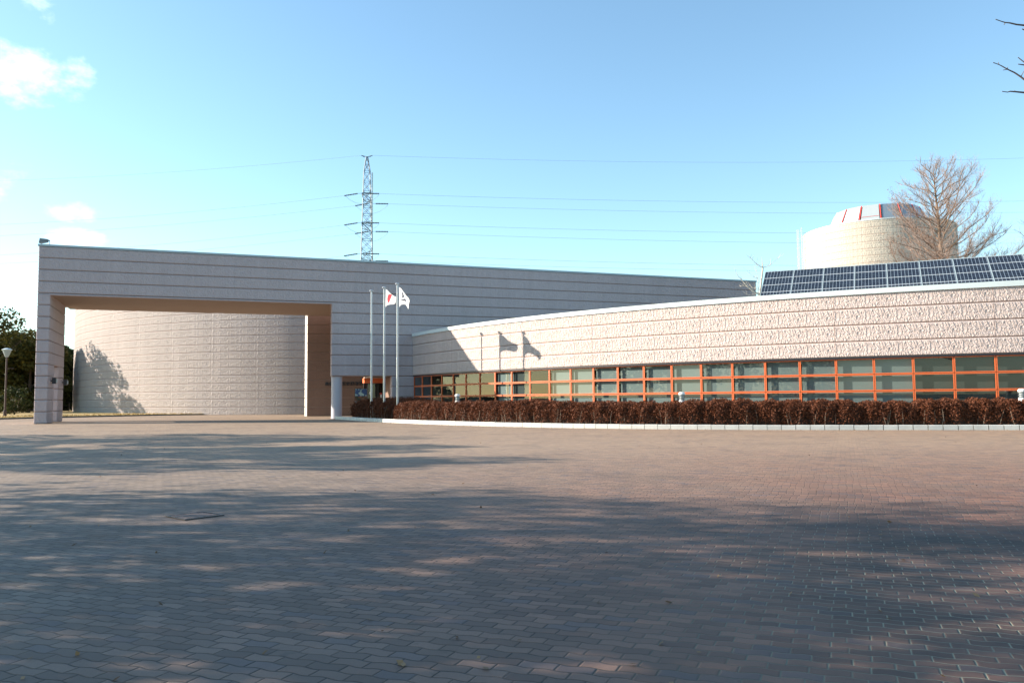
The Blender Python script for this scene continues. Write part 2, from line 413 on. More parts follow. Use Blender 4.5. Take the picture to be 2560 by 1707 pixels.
lin = MB(); lin.fbox(12.6, S_J0 + 1.2, 0.62, 3.6, zm(10) - .09, zm(10) + .02)
lin.build('entrance_ceiling', M['soffit'], hall)
cl = MB(); cx, cy, _ = fp(9.98, .55, 0); cl.lathe([(0.43, 0.0), (0.43, 0.12), (0.41, 0.13), (0.41, 3.16), (0.43, 3.18), (0.43, zm(10) - .09)], 40, (cx, cy, .08))
cl.build('column', M['column'], hall, smooth=False)

# inner wall with the name of the house, seen through the portal
TY = 72.0; TX0, TX1 = -18.28, -9.0; ch = 0.27
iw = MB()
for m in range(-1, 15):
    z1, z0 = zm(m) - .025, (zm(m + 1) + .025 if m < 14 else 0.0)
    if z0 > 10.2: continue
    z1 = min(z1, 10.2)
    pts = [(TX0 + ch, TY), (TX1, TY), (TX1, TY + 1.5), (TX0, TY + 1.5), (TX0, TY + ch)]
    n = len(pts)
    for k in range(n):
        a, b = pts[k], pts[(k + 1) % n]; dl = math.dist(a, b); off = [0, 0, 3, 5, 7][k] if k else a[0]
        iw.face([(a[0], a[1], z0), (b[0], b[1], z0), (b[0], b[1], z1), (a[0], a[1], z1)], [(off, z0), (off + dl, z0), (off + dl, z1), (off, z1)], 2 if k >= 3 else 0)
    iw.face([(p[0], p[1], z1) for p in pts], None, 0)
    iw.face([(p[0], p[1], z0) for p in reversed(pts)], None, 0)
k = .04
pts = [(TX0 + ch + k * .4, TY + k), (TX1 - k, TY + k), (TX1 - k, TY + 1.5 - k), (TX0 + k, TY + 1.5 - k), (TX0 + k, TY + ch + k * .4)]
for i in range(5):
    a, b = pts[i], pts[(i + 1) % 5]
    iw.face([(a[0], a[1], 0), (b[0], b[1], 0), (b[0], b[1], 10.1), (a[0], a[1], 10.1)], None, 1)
iw.build('inner_wall', [M['inner'], M['joint'], M['litend']], hall)
fc = bpy.data.curves.new('lettering', 'FONT')
fc.body = '豊橋市自然史博物館'; fc.size = 0.34; fc.extrude = 0.02; fc.offset = 0.012; fc.space_character = 1.18
lt = bpy.data.objects.new('lettering', fc); col.objects.link(lt); lt.parent = hall
p0 = at_depth(812.5, 963, TY - .03)
lt.location = Vector(p0) - Vector(hall.location); lt.rotation_euler = (R(90), 0, 0); fc.materials.append(M['dark'])
dg_ = bpy.context.evaluated_depsgraph_get(); me_ = bpy.data.meshes.new_from_object(lt.evaluated_get(dg_)); me_.name = 'lettering'
lt2 = bpy.data.objects.new('lettering', me_); col.objects.link(lt2); lt2.parent = hall; lt2.location = lt.location.copy(); lt2.rotation_euler = (R(90), 0, 0)
bpy.data.objects.remove(lt); lt2.name = 'lettering'

# entrance doors behind the column, orange fascia above them
DQ = 3.2
dr = MB()
S_D0, S_D1 = 12.85, 15.3
for s_ in (S_D0, S_D0 + .83, S_D0 + 1.66, S_D1 - .06): dr.fbox(s_, s_ + .06, DQ, DQ + .08, 0.06, 2.86)
dr.fbox(S_D0, S_D1, DQ, DQ + .08, 2.80, 2.86); dr.fbox(S_D0, S_D1, DQ, DQ + .08, 0.06, .16)
d_o = dr.build('door', M['dark'], hall)
pn = MB(); pn.fbox(S_D0 + .06, S_D1 - .06, DQ + .03, DQ + .05, .16, 2.8); pn.build('pane', M['smoked'], d_o, loc=(0, 0, 0))
rl = MB(); rl.fbox(S_D0, S_D1, DQ - .10, DQ - .05, 1.30, 1.36); rl.build('rail', M['cap'], d_o, loc=(0, 0, 0))
def sticker(s0, z0, z1, wd, mat, nm):
    b = MB(); b.fbox(s0, s0 + wd, DQ - .012, DQ - .004, z0, z1); b.build(nm, mat, d_o, loc=(0, 0, 0))
sticker(13.0, 1.95, 2.15, .12, M['white'], 'notice'); sticker(13.85, 1.95, 2.07, .2, M['red'], 'notice')
sticker(13.9, 1.66, 1.93, .13, M['white'], 'notice'); sticker(14.45, 1.8, 2.2, .1, M['white'], 'notice')
fa = MB(); fa.fbox(S_D0 - .35, S_D1, DQ - .55, DQ + .25, 2.86, 3.24)
fa.build('fascia', M['orange'], hall)
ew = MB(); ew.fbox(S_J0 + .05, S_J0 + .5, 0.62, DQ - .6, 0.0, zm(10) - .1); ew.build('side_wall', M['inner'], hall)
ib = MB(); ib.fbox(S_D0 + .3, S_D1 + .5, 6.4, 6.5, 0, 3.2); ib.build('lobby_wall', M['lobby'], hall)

# poster board beside the doors
pb = empty('poster_board', tuple(at_depth(902, 1014, 69.0)[:2]) + (0.12,), 'colourful upright poster board on the brown wall beside the entrance doors', 'sign')
a = at_depth(888, 972, 69.0); b = at_depth(917, 1012, 69.0)
bd = MB(); bd.box(a[0] - .04, b[0] + .04, 68.98, 69.06, b[2] - .04, a[2] + .04); bd.box(a[0] + .1, a[0] + .18, 69.0, 69.05, .1, b[2]); bd.box(b[0] - .18, b[0] - .1, 69.0, 69.05, .1, b[2])
bd.build('frame', M['dark'], pb)
def poster():
    g = G('printed poster'); uv = g.node('ShaderNodeUVMap'); u, v, _ = g.sep(uv.outputs[0])
    n = g.noise(g.comb(g.math('MULTIPLY', u, 3.0), g.math('MULTIPLY', v, 4.5)), 1.0, 2.0, 0.5, 0.6)
    sky_ = g.mix(g.mapr(n, 0.5, 0.56), rgb(0.02, 0.08, 0.26), rgb(0.30, 0.52, 0.58))
    gr = g.mix(g.mapr(n, 0.45, 0.55), rgb(0.02, 0.035, 0.02), rgb(0.16, 0.07, 0.04))
    base = g.mix(g.math('GREATER_THAN', v, 0.55), gr, sky_)
    lowr = g.mix(g.math('GREATER_THAN', u, 0.36), rgb(0.35, 0.50, 0.60), rgb(0.38, 0.22, 0.05))
    return g.done(g.mix(g.math('LESS_THAN', v, 0.24), base, lowr), 0.4)
M['poster'] = poster()
ps = MB(); ps.face([(a[0], 68.975, b[2]), (b[0], 68.975, b[2]), (b[0], 68.975, a[2]), (a[0], 68.975, a[2])], [(0, 0), (1, 0), (1, 1), (0, 1)])
ps.build('poster', M['poster'], pb)

# floodlight on the roof corner and the two wall lamps of the pillar
fl = at_depth(124, 616, 55.6)
f_ = empty('floodlight', (fl[0], fl[1], zm(-1) + .13), 'small grey floodlight on a short post above the pillar corner', 'floodlight')
b = MB(); b.tube([(fl[0], fl[1], zm(-1) + .12), (fl[0], fl[1], zm(-1) + .52)], [.02, .02], 8); b.build('post', M['steel'], f_)
b = MB(); zz = zm(-1) + .47
v0 = Vector((fl[0], fl[1], zz)); ax = Vector((-1, -.1, .02)).normalized(); up = Vector((.18, 0, 1)).normalized(); sd = ax.cross(up).normalized()
h8 = []
for kk, hz in ((0.08, .09), (0.60, .15)):
    pass
def ob(a0, a1, hb, ht, wd0, wd1):
    return [v0 + ax * a0 + sd * -wd0 + up * -hb, v0 + ax * a1 + sd * -wd1 + up * -ht, v0 + ax * a1 + sd * wd1 + up * -ht, v0 + ax * a0 + sd * wd0 + up * -hb,
            v0 + ax * a0 + sd * -wd0 + up * .10, v0 + ax * a1 + sd * -wd1 + up * .14, v0 + ax * a1 + sd * wd1 + up * .14, v0 + ax * a0 + sd * wd0 + up * .10]
b.hexa([tuple(p) for p in ob(.14, .60, .10, .20, .16, .2)]); b.tube([tuple(v0), tuple(v0 + ax * .16)], [.03, .05], 8)
b.build('lamp_head', M['louvre'], f_)
for nm, s_, q_, lab in (('wall_lamp', S_PI, 1.2, 'dark square lamp on the front pier of the pillar'), ('wall_lamp', S_PI, 6.3, 'dark square lamp on the rear pier of the pillar')):
    loc = fp(s_, q_, 3.02); o = empty(nm, loc, lab, 'wall lamp', 'lamps on the portal pillar')
    b = MB(); b.fbox(s_ + .0, s_ + .10, q_ - .04, q_ + .04, 2.98, 3.06); b.build('bracket', M['dark'], o)
    b = MB(); b.fbox(s_ + .10, s_ + .34, q_ - .17, q_ + .17, 2.82, 3.24); b.build('housing', M['dark'], o)
    b = MB(); b.fbox(s_ + .345, s_ + .40, q_ - .1, q_ + .1, 2.9, 3.14); b.build('lens', M['frost'], o)

# ------------------------------------------------------------------ curved walls
def arc_wall(mb, c, r, a0, a1, step, levels, depth=0.05, g=0.019, chf=0.02, joints=None, zfoot=None):
    """courses between the given levels (top to bottom), swept round the arc, with recessed joints"""
    n = max(2, int(math.ceil((a1 - a0) / step))); A = [a0 + (a1 - a0) * i / n for i in range(n + 1)]
    prof = []
    for zt, zb in zip(levels[:-1], levels[1:]):
        prof += [(r - depth, zt), (r - depth, zt - g), (r, zt - g - chf), (r, zb + g + chf), (r - depth, zb + g)]
    prof.append((r - depth, levels[-1]))
    for i in range(n):
        for j in range(len(prof) - 1):
            (r0, z0), (r1, z1) = prof[j], prof[j + 1]
            q = [arc(c, r1, A[i], z1), arc(c, r1, A[i + 1], z1), arc(c, r0, A[i + 1], z0), arc(c, r0, A[i], z0)]
            uu0, uu1 = R(A[i]) * r, R(A[i + 1]) * r
            inner = r0 < r - 1e-6 and r1 < r - 1e-6
            mb.face(q, [(uu0, z1), (uu1, z1), (uu1, z0), (uu0, z0)], 1 if inner else 0)
def arc_slab(mb, c, r0, r1, a0, a1, step, z0, z1, mi=0):
    n = max(1, int(math.ceil((a1 - a0) / step))); A = [a0 + (a1 - a0) * i / n for i in range(n + 1)]
    for i in range(n):
        p = [arc(c, r1, A[i], z0), arc(c, r1, A[i + 1], z0), arc(c, r0, A[i + 1], z0), arc(c, r0, A[i], z0)]
        t = [arc(c, r1, A[i], z1), arc(c, r1, A[i + 1], z1), arc(c, r0, A[i + 1], z1), arc(c, r0, A[i], z1)]
        mb.face(list(reversed(p)), None, mi); mb.face(t, None, mi)
        mb.face([p[0], p[1], t[1], t[0]], None, mi); mb.face([p[2], p[3], t[3], t[2]], None, mi)
        if i == 0: mb.face([p[3], p[0], t[0], t[3]], None, mi)
        if i == n - 1: mb.face([p[1], p[2], t[2], t[1]], None, mi)

drum = empty('drum_building', (DC[0], DC[1], 0), 'big round windowless pale concrete building seen through the portal', 'building')
w = MB(); arc_wall(w, DC, DR, -82, 32, 0.6, [zm(m) for m in range(-3, 14)] + [0.0], 0.03)
w.build('wall', [M['drum'], M['joint']], drum)
b = MB(); arc_slab(b, DC, DR - .5, DR + .06, -82, 32, 0.8, zm(-3), zm(-3) + .15); b.build('coping', M['cap'], drum)
b = MB(); arc_slab(b, DC, 1.0, DR - .5, -82, 32, 6, zm(-3) - .5, zm(-3) - .3); b.build('roof', M['roof'], drum)

# ------------------------------------------------------------------ the curved wing with the orange windows
A_L, A_R = -62.75, 16.0
wing = empty('curved_wing', arc(WC, WR, -20), 'low curved pinkish concrete building above a band of orange framed windows', 'building')
w = MB()
arc_wall(w, WC, WR, A_L, A_R, 0.5, [zm(6) - .1, zm(7), zm(8), zm(9), zm(10) + .05], 0.045)
BAY = 1.742
bay_a = [-20.96 - BAY * (24 - i) for i in range(0, 46)]
jt = w
for i in range(0, 46, 4):
    a = bay_a[i]; da = math.degrees(0.012 / WR)
    for m in range(6, 10):
        z1 = zm(m) - .06 - (.1 if m == 6 else 0); z0 = zm(m + 1) + .06 + (.05 if m == 9 else 0)
        jt.face([arc(WC, WR + .003, a - da, z0), arc(WC, WR + .003, a + da, z0), arc(WC, WR + .003, a + da, z1), arc(WC, WR + .003, a - da, z1)], None, 1)
w.build('wall', [M['wing'], M['joint']], wing)
b = MB(); arc_slab(b, WC, WR - .45, WR + .07, A_L, A_R, 0.6, zm(6) - .12, zm(6) + .13); b.build('coping', M['cap'], wing)
b = MB(); arc_slab(b, WC, WR - 16, WR - .45, A_L + 4, A_R, 1.2, zm(6) - .4, zm(6) - .2); b.build('roof', M['roof'], wing)
b = MB(); arc_slab(b, WC, WR - .6, WR - .02, A_L, A_R, 0.6, zm(10) - .03, zm(10) + .05); b.build('window_head', M['dark'], wing)
b = MB(); arc_slab(b, WC, WR - .4, WR - .02, A_L, A_R, 0.6, 0.0, zm(13.02)); b.build('sill_wall', M['wing'], wing)
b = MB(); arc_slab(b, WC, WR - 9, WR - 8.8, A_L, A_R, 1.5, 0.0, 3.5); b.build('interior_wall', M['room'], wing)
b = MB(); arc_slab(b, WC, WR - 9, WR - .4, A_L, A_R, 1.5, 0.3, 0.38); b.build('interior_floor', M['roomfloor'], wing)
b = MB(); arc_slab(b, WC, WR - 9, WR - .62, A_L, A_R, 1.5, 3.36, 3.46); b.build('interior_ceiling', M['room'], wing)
RF = WR - 0.10
levels = [zm(10) - .03, zm(11), zm(12), zm(13)]
for i in range(0, 45):
    a0, a1 = bay_a[i], bay_a[i + 1]
    if a1 > A_R: break
    gap = math.degrees(0.010 / WR); bw = math.degrees(0.046 / WR); bh = 0.044
    fr = MB(); pn = MB()
    def seg(aa, ab, za, zb, r0=RF - .09, r1=RF):
        fr.hexa([arc(WC, r1, aa, za), arc(WC, r1, ab, za), arc(WC, r0, ab, za), arc(WC, r0, aa, za), arc(WC, r1, aa, zb), arc(WC, r1, ab, zb), arc(WC, r0, ab, zb), arc(WC, r0, aa, zb)])
    for k in range(3):
        zt, zb = levels[k] - .012, levels[k + 1] + .012
        L0, L1 = a0 + gap, a1 - gap
        seg(L0, L0 + bw, zb, zt); seg(L1 - bw, L1, zb, zt)
        seg(L0 + bw, L1 - bw, zt - bh, zt); seg(L0 + bw, L1 - bw, zb, zb + bh)
        pn.face([arc(WC, RF - .045, L0 + bw, zb + bh), arc(WC, RF - .045, L1 - bw, zb + bh), arc(WC, RF - .045, L1 - bw, zt - bh), arc(WC, RF - .045, L0 + bw, zt - bh)])
    # dark core behind the meeting frames
    seg(a1 - gap * 2.4, a1 + gap * 2.4, levels[3], levels[0], RF - .12, RF - .091)
    for k in (1, 2): seg(a0 + gap * 2.4, a1 - gap * 2.4, levels[k] - .03, levels[k] + .03, RF - .12, RF - .091)
    wo = fr.build('window', M['orange'], wing)
    pn.build('pane', M['glass'], wo, loc=(0, 0, 0))
    if i in (5, 7, 8) or 10 <= i <= 24 or i > 26:
        bl = MB(); rr = RF - .24
        lo = 0.95 if i not in (8, 12) else 1.3
        bl.hexa([arc(WC, rr, a0 + .06, lo), arc(WC, rr, a1 - .06, lo), arc(WC, rr - .01, a1 - .06, lo), arc(WC, rr - .01, a0 + .06, lo),
                 arc(WC, rr, a0 + .06, 3.34), arc(WC, rr, a1 - .06, 3.34), arc(WC, rr - .01, a1 - .06, 3.34), arc(WC, rr - .01, a0 + .06, 3.34)])
        bl.build('blind', M['blind'] if i < 22 and i not in (5, 8) else M['dimblind'], wo, loc=(0, 0, 0))  # right bays take a darker blind in place of the glass's dark reflection

# ------------------------------------------------------------------ solar panels standing on the roof of the wing
SB = [Vector(at_height(1900, 740.6, 7.1)), Vector(at_height(2487, 706.8, 7.1))]
sdir = (SB[1] - SB[0]); PW = sdir.length / 7; sdir.normalize(); back = Vector((-sdir.y, sdir.x, 0))
up = (back * 0.845 + Vector((0, 0, 0.535))).normalized(); nor = sdir.cross(up).normalized()
if nor.z < 0: nor = -nor
LOW, HIGH = -0.50, 3.22
ordn = ['leftmost', 'second', 'third', 'fourth', 'fifth', 'sixth', 'seventh', 'eighth', 'ninth', 'tenth']
def solar_panel(i):
    o_ = SB[0] + sdir * (PW * i)
    lab = {0: 'dark blue solar panel at the open left end of the row on the roof', }.get(i, ordn[i] + ' dark blue solar panel from the left in the row on the roof')
    t = empty('solar_panel', tuple(o_ + up * LOW), lab, 'solar panel', 'solar panels on the curved roof')
    def P(u_, v_, n_): return tuple(o_ + sdir * u_ + up * v_ + nor * n_)
    b = MB(); m = 0.024
    b.face([P(m, LOW, .02), P(PW - m, LOW, .02), P(PW - m, HIGH, .02), P(m, HIGH, .02)], [(m - .01, 0), (PW - m - .01, 0), (PW - m - .01, HIGH - LOW), (m - .01, HIGH - LOW)])
    b.face([P(m, HIGH, -.02), P(PW - m, HIGH, -.02), P(PW - m, LOW, -.02), P(m, LOW, -.02)])
    b.build('cells', M['solar'], t)
    b = MB()
    def bx(u0, u1, v0, v1):
        b.hexa([P(u0, v0, -.03), P(u1, v0, -.03), P(u1, v1, -.03), P(u0, v1, -.03), P(u0, v0, .03), P(u1, v0, .03), P(u1, v1, .03), P(u0, v1, .03)])
    bx(.002, m, LOW, HIGH); bx(PW - m, PW - .002, LOW, HIGH); bx(m, PW - m, HIGH - .0, HIGH + .03); bx(m, PW - m, LOW - .03, LOW)
    b.build('frame', M['greycap'], t)
    for u_ in (.15, PW - .15):
        for v_ in (2.6, LOW + .3):
            b = MB(); pt = Vector(P(u_, v_, -.03)); b.bar(tuple(pt), (pt.x, pt.y, zm(6) - .2), .035); b.build('leg', M['steel'], t)
for i in range(9): solar_panel(i)

# ------------------------------------------------------------------ round tower with its glazed lantern
TC = (44.85, 99.2); TR = 8.6; TZ = 21.25
tow = empty('round_tower', (TC[0], TC[1], 0), 'cream round concrete tower with a faceted lantern rising behind the roof', 'tower')
w = MB(); lv = [TZ - .02 - k * 0.8 for k in range(0, 20)]
arc_wall(w, np.array(TC), TR, -180, 180, 3.0, lv + [0.0], 0.02)
w.build('wall', [M['tower'], M['joint']], tow)
b = MB(); arc_slab(b, np.array(TC), TR - .4, TR + .04, -180, 180, 4, TZ - .02, TZ + .1); b.build('coping', M['cap'], tow)
b = MB(); arc_slab(b, np.array(TC), .1, TR - .4, -180, 180, 8, TZ - .5, TZ - .25); b.build('roof', M['roof'], tow)
lant = empty('roof_lantern', (TC[0], TC[1], TZ - .25)); lant.parent = tow; lant.location = (0, 0, TZ - .25)
lz0, lz1 = -.2, 2.8; lr0, lr1 = 6.15, 4.75; NF = 15
M['lpanel'] = plain('pale metal lantern panel', (0.55, 0.60, 0.60), 0.22, 0.35, 0.06, 0.6)
M['lmid'] = plain('sky-toned lantern panel', (0.42, 0.47, 0.47), 0.3, 0.2, 0.05, 0.6)
M['lshaded'] = plain('shaded blue grey lantern panel', (0.30, 0.36, 0.40), 0.2, 0.2, 0.05, 0.6)
kit = []
a_off = 4.0
for k in range(NF):
    a0, a1 = a_off + 360 / NF * k, a_off + 360 / NF * (k + 1)
    b = MB(); z = (0, 0)
    da = 1.6
    b.hexa([arc(z, lr0, a0 + da, lz0), arc(z, lr0, a1 - da, lz0), arc(z, lr0 - .1, a1 - da, lz0), arc(z, lr0 - .1, a0 + da, lz0),
            arc(z, lr1, a0 + da, lz1), arc(z, lr1, a1 - da, lz1), arc(z, lr1 - .1, a1 - da, lz1), arc(z, lr1 - .1, a0 + da, lz1)])
    aa = (a0 + a1) / 2
    if aa > 180: aa -= 360
    b.build('panel', M['lshaded'] if -12 < aa < 170 else (M['lmid'] if -40 < aa <= -12 else M['lpanel']), lant, loc=(0, 0, 0))  # tone painted by side: pale where lit, grey for sky reflection, bluish where shaded
    b = MB(); b.tube([arc(z, lr0 + .02, a0, lz0), arc(z, lr1 + .02, a0, lz1)], [.065, .065], 4); b.build('rib', M['red'] if (aa > -60) else M['white'], lant, loc=(0, 0, 0))
    if k == 13:
        b = MB(); rm = (lr0 + lr1) / 2 + .012; zmid = (lz0 + lz1) / 2
        b.tube([arc(z, rm, a0 + 1.5, zmid), arc(z, rm, a1 - 1.5, zmid)], [.03, .03], 4); b.build('glazing_bar', M['red'], lant, loc=(0, 0, 0))
b = MB(); arc_slab(b, np.array((0, 0)), .05, lr1 - .06, -180, 180, 24, lz1 - .08, lz1 + .01); b.build('top_plate', M['lpanel'], lant, loc=(0, 0, 0))
ld = MB(); a_l = -98
for da in (-1.6, 1.6): ld.tube([arc(TC, TR + .35, a_l + da, 10.0), arc(TC, TR + .35, a_l + da, TZ + 1.0)], [.025, .025], 5)
for k in range(38): ld.tube([arc(TC, TR + .35, a_l - 1.6, 10.2 + .3 * k), arc(TC, TR + .35, a_l + 1.6, 10.2 + .3 * k)], [.015, .015], 4)
for k in range(10):
    zc = 12 + k * 1.1; c_ = arc(TC, TR + .35, a_l, zc)
    ld.tube([arc(TC, TR + .35 + .62 * math.sin(t * math.pi / 8), a_l + 2.6 * math.cos(t * math.pi / 8), zc) for t in range(9)], [.018] * 9, 4)
for da in (-1.8, 0, 1.8): ld.tube([arc(TC, TR + .9 - abs(da) * .08, a_l + da, 12.0), arc(TC, TR + .9 - abs(da) * .08, a_l + da, TZ + .7)], [.014, .014], 4)
ld.build('ladder', M['cap'], tow)

# ------------------------------------------------------------------ flagpoles and flags
PD = 54.5
poles = []
for (bx, by), (tx, ty), kd, lab in (((929.7, 1015.5), (927, 724.8), 1.028, 'bare slim flagpole, the one of the three without a flag'),
                                    ((960.5, 1020), (959.7, 716.8), 1.0, 'middle flagpole flying the white flag with the red disc'),
                                    ((994, 1021), (992.6, 707.4), 0.969, 'tallest looking flagpole flying the flag with the dark blue emblem')):
    pb_ = at_depth(bx, by, PD * kd); pt = at_depth(tx, ty, PD * kd); x, y = (pb_[0] + pt[0]) / 2, pb_[1]
    o = empty('flagpole', (x, y, gz(x, y)), lab, 'flagpole', 'flagpoles in the hedge')
    h = pt[2] - gz(x, y)
    b = MB(); b.lathe([(.0, 0), (.062, 0), (.062, h * .45), (.05, h * .46), (.05, h - .12), (0, h - .12)], 16); b.build('pole', M['pole'], o, smooth=False, loc=(0, 0, 0))
    b = MB(); b.lathe([(0, h - .13), (.10, h - .12), (.15, h - .08), (.15, h - .05), (.08, h), (0, h + .01)], 16); b.build('finial', M['pole'], o, loc=(0, 0, 0))
    b = MB(); b.tube([(.085, -.02, 1.2), (.085, -.02, h - .13)], [.008, .008], 4); b.build('halyard', M['white'], o, loc=(0, 0, 0))
    poles.append((o, x, y, PD * kd))
M['cloth'] = plain('white flag cloth', (0.82, 0.82, 0.80), 0.9, 0, 0.03)
M['clothred'] = plain('red flag print', (0.70, 0.05, 0.07), 0.9, 0, 0.05)
M['clothnavy'] = plain('navy flag print', (0.02, 0.03, 0.07), 0.9, 0, 0.05)
for k in ('cloth', 'clothred', 'clothnavy'):
    m = M[k]; nt = m.node_tree; bs = nt.nodes['Principled BSDF']
    tr = nt.nodes.new('ShaderNodeBsdfTranslucent'); nt.links.new(bs.inputs['Base Color'].links[0].from_socket, tr.inputs[0])
    mx = nt.nodes.new('ShaderNodeMixShader'); mx.inputs[0].default_value = .3
    nt.links.new(bs.outputs[0], mx.inputs[1]); nt.links.new(tr.outputs[0], mx.inputs[2]); nt.links.new(mx.outputs[0], nt.nodes['Material Output'].inputs[0])
def inside(p, poly):
    x, y = p; r_ = False; j = len(poly) - 1
    for i in range(len(poly)):
        if (poly[i][1] > y) != (poly[j][1] > y) and x < (poly[j][0] - poly[i][0]) * (y - poly[i][1]) / (poly[j][1] - poly[i][1]) + poly[i][0]: r_ = not r_
        j = i
    return r_
def interp(pl, t):
    s_ = t * (len(pl) - 1); i = min(int(s_), len(pl) - 2); f = s_ - i
    return (pl[i][0] * (1 - f) + pl[i + 1][0] * f, pl[i][1] * (1 - f) + pl[i + 1][1] * f)
def flag(pole, top, bot, marks, label, ripple, reach):
    o, x, y, dep = pole; b = MB(); NU, NV = 40, 30
    k = dep / F / 14.257
    ref = (top[0][0] - 12)
    cxp = 920; cyp = 690
    zref = at_depth(920 + ref / 14.257, 690 + top[0][1] / 14.257, dep)[2]
    def pt(i, j):
        u, v = i / NU, j / NV
        a_, b_ = interp(top, u), interp(bot, u)
        px = a_[0] * (1 - v) + b_[0] * v; py = a_[1] * (1 - v) + b_[1] * v
        yy = ripple * math.sin(u * 7.0 + v * 2.2) * u + reach * u
        return (px, py), (x + .085 + (px - top[0][0]) * k, y - yy, zref - (py - top[0][1]) * k)
    for i in range(NU):
        for j in range(NV):
            q = [pt(i, j), pt(i + 1, j), pt(i + 1, j + 1), pt(i, j + 1)]
            c_ = (sum(p[0][0] for p in q) / 4, sum(p[0][1] for p in q) / 4)
            mi = 0
            for poly, m in marks:
                if inside(c_, poly): mi = m
            b.face([p[1] for p in reversed(q)], None, mi)
    ob_ = b.build('flag', [M['cloth'], M['clothred'], M['clothnavy']], None, smooth=True)
    tag(ob_, label, 'flag', 'flags on the flagpoles')
flag(poles[1], [(600, 440), (700, 540), (800, 640), (900, 725), (1000, 800), (1080, 850)], [(600, 1140), (660, 1070), (760, 1055), (850, 1060), (960, 1085), (1060, 1075)],
     [([(700, 760), (740, 690), (800, 670), (890, 730), (830, 860), (780, 970), (740, 995), (700, 930), (688, 840)], 1)],
     'white flag with a red disc, hanging from the middle flagpole', .13, 1.2)
flag(poles[2], [(1075, 370), (1180, 470), (1300, 620), (1400, 760), (1480, 850), (1535, 960)], [(1095, 1165), (1150, 1055), (1270, 1038), (1370, 1060), (1440, 1150), (1495, 1270)],
     [([(1205, 570), (1240, 610), (1300, 775), (1180, 810), (1235, 765)], 2), ([(1185, 860), (1300, 868), (1335, 815), (1350, 880), (1405, 905), (1375, 925), (1385, 1000), (1310, 915), (1200, 895)], 2)],
     'white flag with a dark blue emblem, hanging from the right flagpole', .16, .95)

# ------------------------------------------------------------------ transmission pylon and its wires
PYD = 200.0
pc = at_depth(916.5, 700, PYD); PX, PY = pc[0], pc[1]
pyl = empty('transmission_pylon', (PX, PY, 0), 'grey lattice power pylon standing behind the long building', 'pylon')
def hw(z): return float(np.interp(z, [0, 35, 42, 49, 57.8, 61.8], [3.2, 1.42, 1.22, 1.0, .78, .18]))
rot = R(12)
def pp(ix, iy, z):
    h = hw(z); a, b_ = ix * h, iy * h
    return (PX + a * math.cos(rot) - b_ * math.sin(rot), PY + a * math.sin(rot) + b_ * math.cos(rot), z)
b = MB()
zl = [0, 6, 11, 16, 21, 26, 30, 33.5, 36, 38.4, 40.8, 42.4, 44.6, 47, 49, 50.6, 52.8, 55.2, 57.8, 59.8, 61.6]
for ix, iy in ((-1, -1), (1, -1), (1, 1), (-1, 1)): b.tube([pp(ix, iy, z) for z in zl], [.10] * len(zl), 4)
cs = [(-1, -1), (1, -1), (1, 1), (-1, 1)]
for z0, z1 in zip(zl[:-1], zl[1:]):
    for k in range(4):
        p, q = cs[k], cs[(k + 1) % 4]
        b.bar(pp(*p, z0), pp(*q, z1), .05); b.bar(pp(*q, z0), pp(*p, z1), .05); b.bar(pp(*p, z1), pp(*q, z1), .05)
b.build('lattice_mast', M['steel'], pyl)
b = MB(); b.tube([(PX + 1.25, PY + 1.0, 0), (PX + 1.15, PY + 1.0, 57.9)], [.2, .17], 8); b.build('cable_pipe', M['cap'], pyl)
b = MB()
for sx in (-1, 1): b.bar((PX + sx * .1, PY, 61.6), (PX + sx * 1.4, PY, 61.95), .09); b.bar((PX + sx * 1.4, PY, 61.95), (PX + sx * .6, PY, 61.5), .06)
b.build('ground_wire_arm', M['steel'], pyl)
near, farr = [], []
for zc in (51.1, 43.95, 36.45):
    for dy, lst in ((-5.2, near), (5.2, farr)):
        b = MB(); tipx = PX + (.30 if dy > 0 else -.30); tip = (tipx, PY + dy, zc)
        for ix in (-1, 1):
            for zz in (zc - .1, zc + 1.3): b.bar(pp(ix, 1 if dy > 0 else -1, zz), tip, .075)
        for t in (.3, .6): 
            for ix in (-1, 1):
                a_ = Vector(pp(ix, 1 if dy > 0 else -1, zc - .1)).lerp(Vector(tip), t); b_ = Vector(pp(ix, 1 if dy > 0 else -1, zc + 1.3)).lerp(Vector(tip), t); b.bar(tuple(a_), tuple(b_), .05)
        b.build('cross_arm', M['steel'], pyl)
        for sx in (-1, 1):
            b = MB(); n = 16
            e0 = Vector((tipx + sx * 1.0, PY + dy, zc - .05)); e1 = Vector((tipx + sx * 4.2, PY + dy, zc - (.55 if sx < 0 else .12)))
            pts = [e0.lerp(e1, k / n) for k in range(n + 1)]
            b.tube([tuple(p) for p in pts], [.10 + .09 * (k % 2) for k in range(n + 1)], 6)
            b.bar(tip, tuple(e0), .04)
            b.build('insulator', M['insul'], pyl); lst.append((sx, tuple(e1)))
        b = MB(); pts = [(tipx + 4.2 * t, PY + dy, zc - .35 - 2.2 * (1 - t * t)) for t in [k / 8 for k in range(-8, 9)]]
        b.tube(pts, [.03] * 17, 4); b.build('jumper_cable', M['wire'], pyl)
def wire(p, q, sag, label, r_=.025):
    b = MB(); p, q = Vector(p), Vector(q); n = 24
    pts = [p.lerp(q, k / n) - Vector((0, 0, 4 * sag * (k / n) * (1 - k / n))) for k in range(n + 1)]
    b.tube([tuple(v) for v in pts], [r_] * (n + 1), 4)
    o = b.build('power_line', M['wire']); tag(o, label, 'power line', 'power lines at the pylon')
def beyond(px, py, Y, ext, px0):
    return tuple(at_depth(px, py, Y))
sc_ = 2560 / 2352
lv_ = ['top', 'middle', 'low']
lefty = {('n', 0): 513, ('f', 0): 539, ('n', 1): 583, ('f', 1): 603, ('n', 2): 655, ('f', 2): 669}
